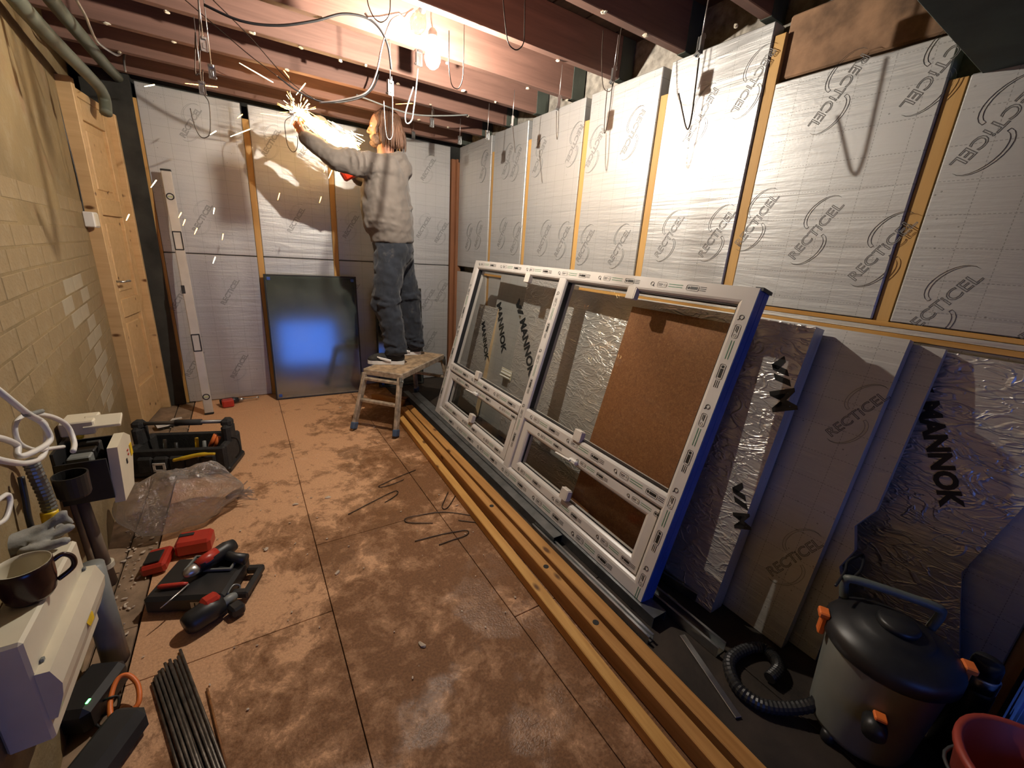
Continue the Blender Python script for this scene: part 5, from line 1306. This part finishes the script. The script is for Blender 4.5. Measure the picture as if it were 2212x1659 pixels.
for k, (x, y, lab) in enumerate([(708, 1074, 'pale triangular chip on the floor left of the wire hooks'), (730, 1236, 'small white chip on the floor in the damp patch'), (575, 1186, 'white splinter on the bare floor left of the seam'), (912, 1392, 'round pale chip near the wet patch'), (638, 1089, 'white splinter beside the long floor seam'), (808, 922, 'white chip between the legs of the platform'), (735, 880, 'pale plaster smear chip near the platform')]):
    p = at(x, y, 2, .003); o = inst(deb[k % 4], 'plaster_chip', None, T(p.x, p.y, .0035) @ RZ(k * 40) @ Matrix.Scale(1.6, 4)); tag(o, lab, 'chip', 'single chips on the floor')

# torn packet on the floor by the door
pk = empty('packet', (-2.47, -.50, .003), (0, 0, math.radians(25))); tag(pk, 'small black and white packet lying by the foot of the door', 'packet')
m = MB(); m.box((0, 0, .012), (.14, .09, .022), bev=.006); m.build('packet_body', M_BLACK, pk)
m = MB(); m.prism([(-.08, -.05), (-.02, -.055), (.02, -.03), (-.01, .01), (-.07, .02)], .002, M=T(0, 0, .026) @ RX(8)); m.build('torn_paper', M_WHITE, pk)
m = MB(); m.prism([(.02, .02), (.09, .01), (.10, .05), (.05, .07)], .002, M=T(0, 0, .028) @ RX(-6)); m.build('torn_paper', M_WHITE, pk)
# ------------------------------------------------------------------ timbers and metal track lying along the window
def timber(x0, y0, x1, y1, w, h, z, mat, label):
    a = Vector((x0, y0, z)); b = Vector((x1, y1, z)); d = (b - a); L = d.length
    M = frame(a, Vector((-d.y, d.x, 0)) if False else d.cross(Vector((0, 0, 1))), d)
    m = MB(); m.box((0, L / 2, h / 2), (w, L, h), bev=.003); o = m.build('timber_length', mat, M=M); tag(o, label, 'timber'); return o
timber(-.935, -1.02, -1.045, -4.05, .045, .045, .001, M_TIMB, 'front pine timber length nearest the open floor')
timber(-.875, -.93, -.955, -4.05, .045, .07, .001, M_TIMB2, 'middle pine timber length with drilled holes')
timber(-.80, -.86, -.865, -4.1, .055, .05, .001, M_TIMB2, 'rear pine timber length beside the metal track')
timber(-1.00, -.44, -.80, -.72, .045, .045, .001, M_TIMB2, 'short timber offcut under the platform')
timber(-.93, -.40, -.74, -.62, .05, .03, .001, M_STUDR, 'thin dark offcut beside the short timber')
for y, x in ((-3.02, -.929), (-3.34, -.938), (-2.52, -.917)):
    m = MB(); m.lathe([(.012, 0), (.012, .0012)], 12, T(x, y, .0708)); m.build('drilled_hole', M_BLACKM, bpy.data.objects['timber_length.001'], M=bpy.data.objects['timber_length.001'].matrix_basis.inverted())
def track(x0, y0, x1, y1, w, h, z, label, mat=None, t=.002, flip=False):
    a = Vector((x0, y0, z)); b = Vector((x1, y1, z)); d = (b - a); L = d.length; M = frame(a, d.cross(Vector((0, 0, 1))), d)
    m = MB(); m.box((0, L / 2, h - t if flip else t / 2), (w, L, t)); m.box((-w / 2, L / 2, h / 2), (t, L, h)); m.box((w / 2, L / 2, h / 2), (t, L, h))
    if not flip: m.box((-w / 2 + .004, L / 2, h), (.010, L, t)); m.box((w / 2 - .004, L / 2, h), (.010, L, t))
    o = m.build('metal_track', mat or M_GALV, M=M); tag(o, label, 'metal track'); return o
track(-.70, -.47, -.735, -2.86, .05, .048, .001, 'grey metal track lying along the timber, broad side up', flip=True, mat=M_GALVD)
track(-.634, -.55, -.672, -3.42, .07, .047, .001, 'long metal track the window frame stands on', mat=M_GALVD, flip=True)
track(-.765, -2.70, -.765, -3.46, .028, .03, .001, 'short bright metal track beside the near end of the rear timber', mat=M_GALV)
track(-.585, -2.6, -.575, -3.62, .05, .04, .001, 'open metal track sticking out under the near window corner', mat=M_GALV)
track(-.50, -2.9, -.415, -3.42, .05, .04, .002, 'metal track behind the near window corner', mat=M_GALV)
m = MB(); m.box((0, .13, .02), (.022, .30, .006), bev=.001); o = m.build('metal_strip', M_GALV, M=T(-.64, -3.52, .0) @ RZ(160)); tag(o, 'bright metal strip lying loose past the window corner', 'metal strip')
o.location.z = -.016
# ------------------------------------------------------------------ vacuum cleaner
VC = Vector((-.45, -3.985, .001)); va = empty('vacuum_cleaner', VC, (0, 0, math.radians(-62))); va.scale = (.93, .93, .96); tag(va, 'wet and dry vacuum with a grey drum, black lid and orange clips', 'vacuum cleaner')
m = MB(); m.lathe([(.125, .03), (.132, .05), (.150, .34), (.152, .35)], 36); m.build('drum', pm('grey_drum', (.22, .23, .21), .42, var=.08), va, smooth=True)
m = MB(); m.lathe([(.158, .335), (.166, .345), (.166, .375), (.155, .392), (.12, .412), (.09, .422), (.085, .428), (.001, .430)], 36); m.build('lid', M_BLACK, va, smooth=True)
m = MB(); m.tube(bez([(-.11, .10, .40), (-.12, .105, .455), (-.10, .10, .475), (0, .10, .478), (.10, .10, .475), (.12, .105, .455), (.11, .10, .40)], 6), .013, 10); m.build('carry_handle', pm('grey_handle', (.10, .115, .105), .5), va, smooth=True)
m = MB(); m.lathe([(.05, .43), (.052, .443), (.045, .450), (.001, .452)], 24); m.build('motor_cap', M_BLACK, va, smooth=True)
for s in (-1, 1):
    m = MB(); m.box((s * .168, 0, .35), (.018, .034, .07), bev=.004); m.box((s * .172, 0, .385), (.03, .04, .02), bev=.004); m.build('orange_clip', M_ORANGE, va)
m = MB(); m.tube([(-.02, -.135, .20), (-.025, -.165, .20), (-.03, -.19, .195)], [.028, .030, .027], 14); m.build('hose_port', M_BLACK, va, smooth=True)
m = MB(); m.box((-.02, -.160, .237), (.03, .03, .012), bev=.003); m.build('port_tab', M_ORANGE, va)
for k in range(4):
    a = math.radians(45 + 90 * k); m = MB(); m.lathe([(.018, 0), (.02, .01), (.02, .03), (.012, .036)], 12, T(.115 * math.cos(a), .115 * math.sin(a), 0)); m.build('castor', M_BLACK, va, smooth=True)
hz = bez([at(x, y, 2, z) for x, y, z in ((1810, 1450, .20), (1795, 1490, .12), (1760, 1520, .06), (1700, 1530, .03), (1640, 1520, .022), (1590, 1480, .022), (1575, 1430, .022), (1605, 1405, .022), (1645, 1400, .024), (1672, 1420, .03), (1680, 1445, .03), (1662, 1465, .026))], 12)
m = MB(); m.tube(hz, [.019 + (.0016 if k % 2 else -.0008) for k in range(len(hz))], 12); o = m.build('vacuum_hose', M_BLACK, smooth=False); tag(o, 'ribbed black vacuum hose coiled on the floor beside the vacuum', 'hose')
cable('cable', [at(x, y, 2, .45) for x, y in ((1805, 1265), (1825, 1235), (1830, 1215), (1845, 1205), (1865, 1200), (1860, 1230), (1840, 1250))], .004, M_BLACK, 'black mains lead looped behind the vacuum lid')
# ------------------------------------------------------------------ flask, blue crate, red bucket at the right edge
fk = empty('vacuum_flask', (-.262, -4.150, .001)); tag(fk, 'black vacuum flask with a steel collar at the right edge', 'flask')
m = MB(); m.lathe([(.036, 0), (.039, .004), (.039, .25), (.036, .262)], 24); m.build('body', M_BLACK, fk, smooth=True)
m = MB(); m.lathe([(.0375, .262), (.0375, .30), (.034, .304)], 24); m.build('steel_collar', M_GALV, fk, smooth=True)
m = MB(); m.lathe([(.033, .304), (.032, .34), (.028, .352), (.001, .353)], 24); m.build('cup_lid', M_BLACK, fk, smooth=True)
bc = empty('blue_crate', (-.245, -4.375, .001)); tag(bc, 'blue plastic crate at the right picture edge', 'crate')
M_CRATE = pm('blue_crate_plastic', (.03, .10, .55), .45)
m = MB()
for c, d in (((0, .15, .28), (.34, .012, .56)), ((0, -.15, .28), (.34, .012, .56)), ((.165, 0, .28), (.012, .30, .56)), ((-.165, 0, .28), (.012, .30, .56)), ((0, 0, .006), (.34, .30, .012))): m.box(c, d, bev=.003)
m.build('shell', M_CRATE, bc)
m = MB()
for c, d in (((0, .156, .555), (.36, .022, .018)), ((0, -.156, .555), (.36, .022, .018)), ((.171, 0, .555), (.022, .32, .018)), ((-.171, 0, .555), (.022, .32, .018))): m.box(c, d, bev=.004)
m.build('rim', M_CRATE, bc)
rb = empty('red_bucket', (-.60, -4.305, .001)); tag(rb, 'red bucket at the bottom right corner, only its rim in view', 'bucket')
M_BUCK = pm('red_bucket_plastic', (.30, .045, .03), .5)
m = MB(); m.lathe([(.10, 0), (.105, .005), (.148, .345), (.156, .35), (.156, .362), (.146, .366), (.140, .36), (.098, .012), (.001, .012)], 40); m.build('bucket_wall', M_BUCK, rb, smooth=True)
m = MB(); m.tube(bez([(-.15, 0, .34), (-.12, .08, .30), (0, .15, .27), (.12, .08, .30), (.15, 0, .34)], 6), .004, 6); m.build('wire_handle', M_GALVD, rb, smooth=True)

# white louvred vent seen through the far pane
p, n = plane_pt((1095, 808), c1); p = p + n * .012
vg = empty('vent_grille', M=frame(p, (0, -1, 0), (.155, 0, .99))); tag(vg, 'small white louvred vent behind the far window pane', 'vent')
for k in range(3):
    m = MB(); m.box((0, .022 - k * .022, .0), (.14, .012, .008), bev=.003, M=RX(-15)); m.build('louvre', M_WHITE, vg)
m = MB(); m.box((0, 0, -.006), (.15, .075, .003), bev=.001); m.build('backing', M_CREAM, vg)
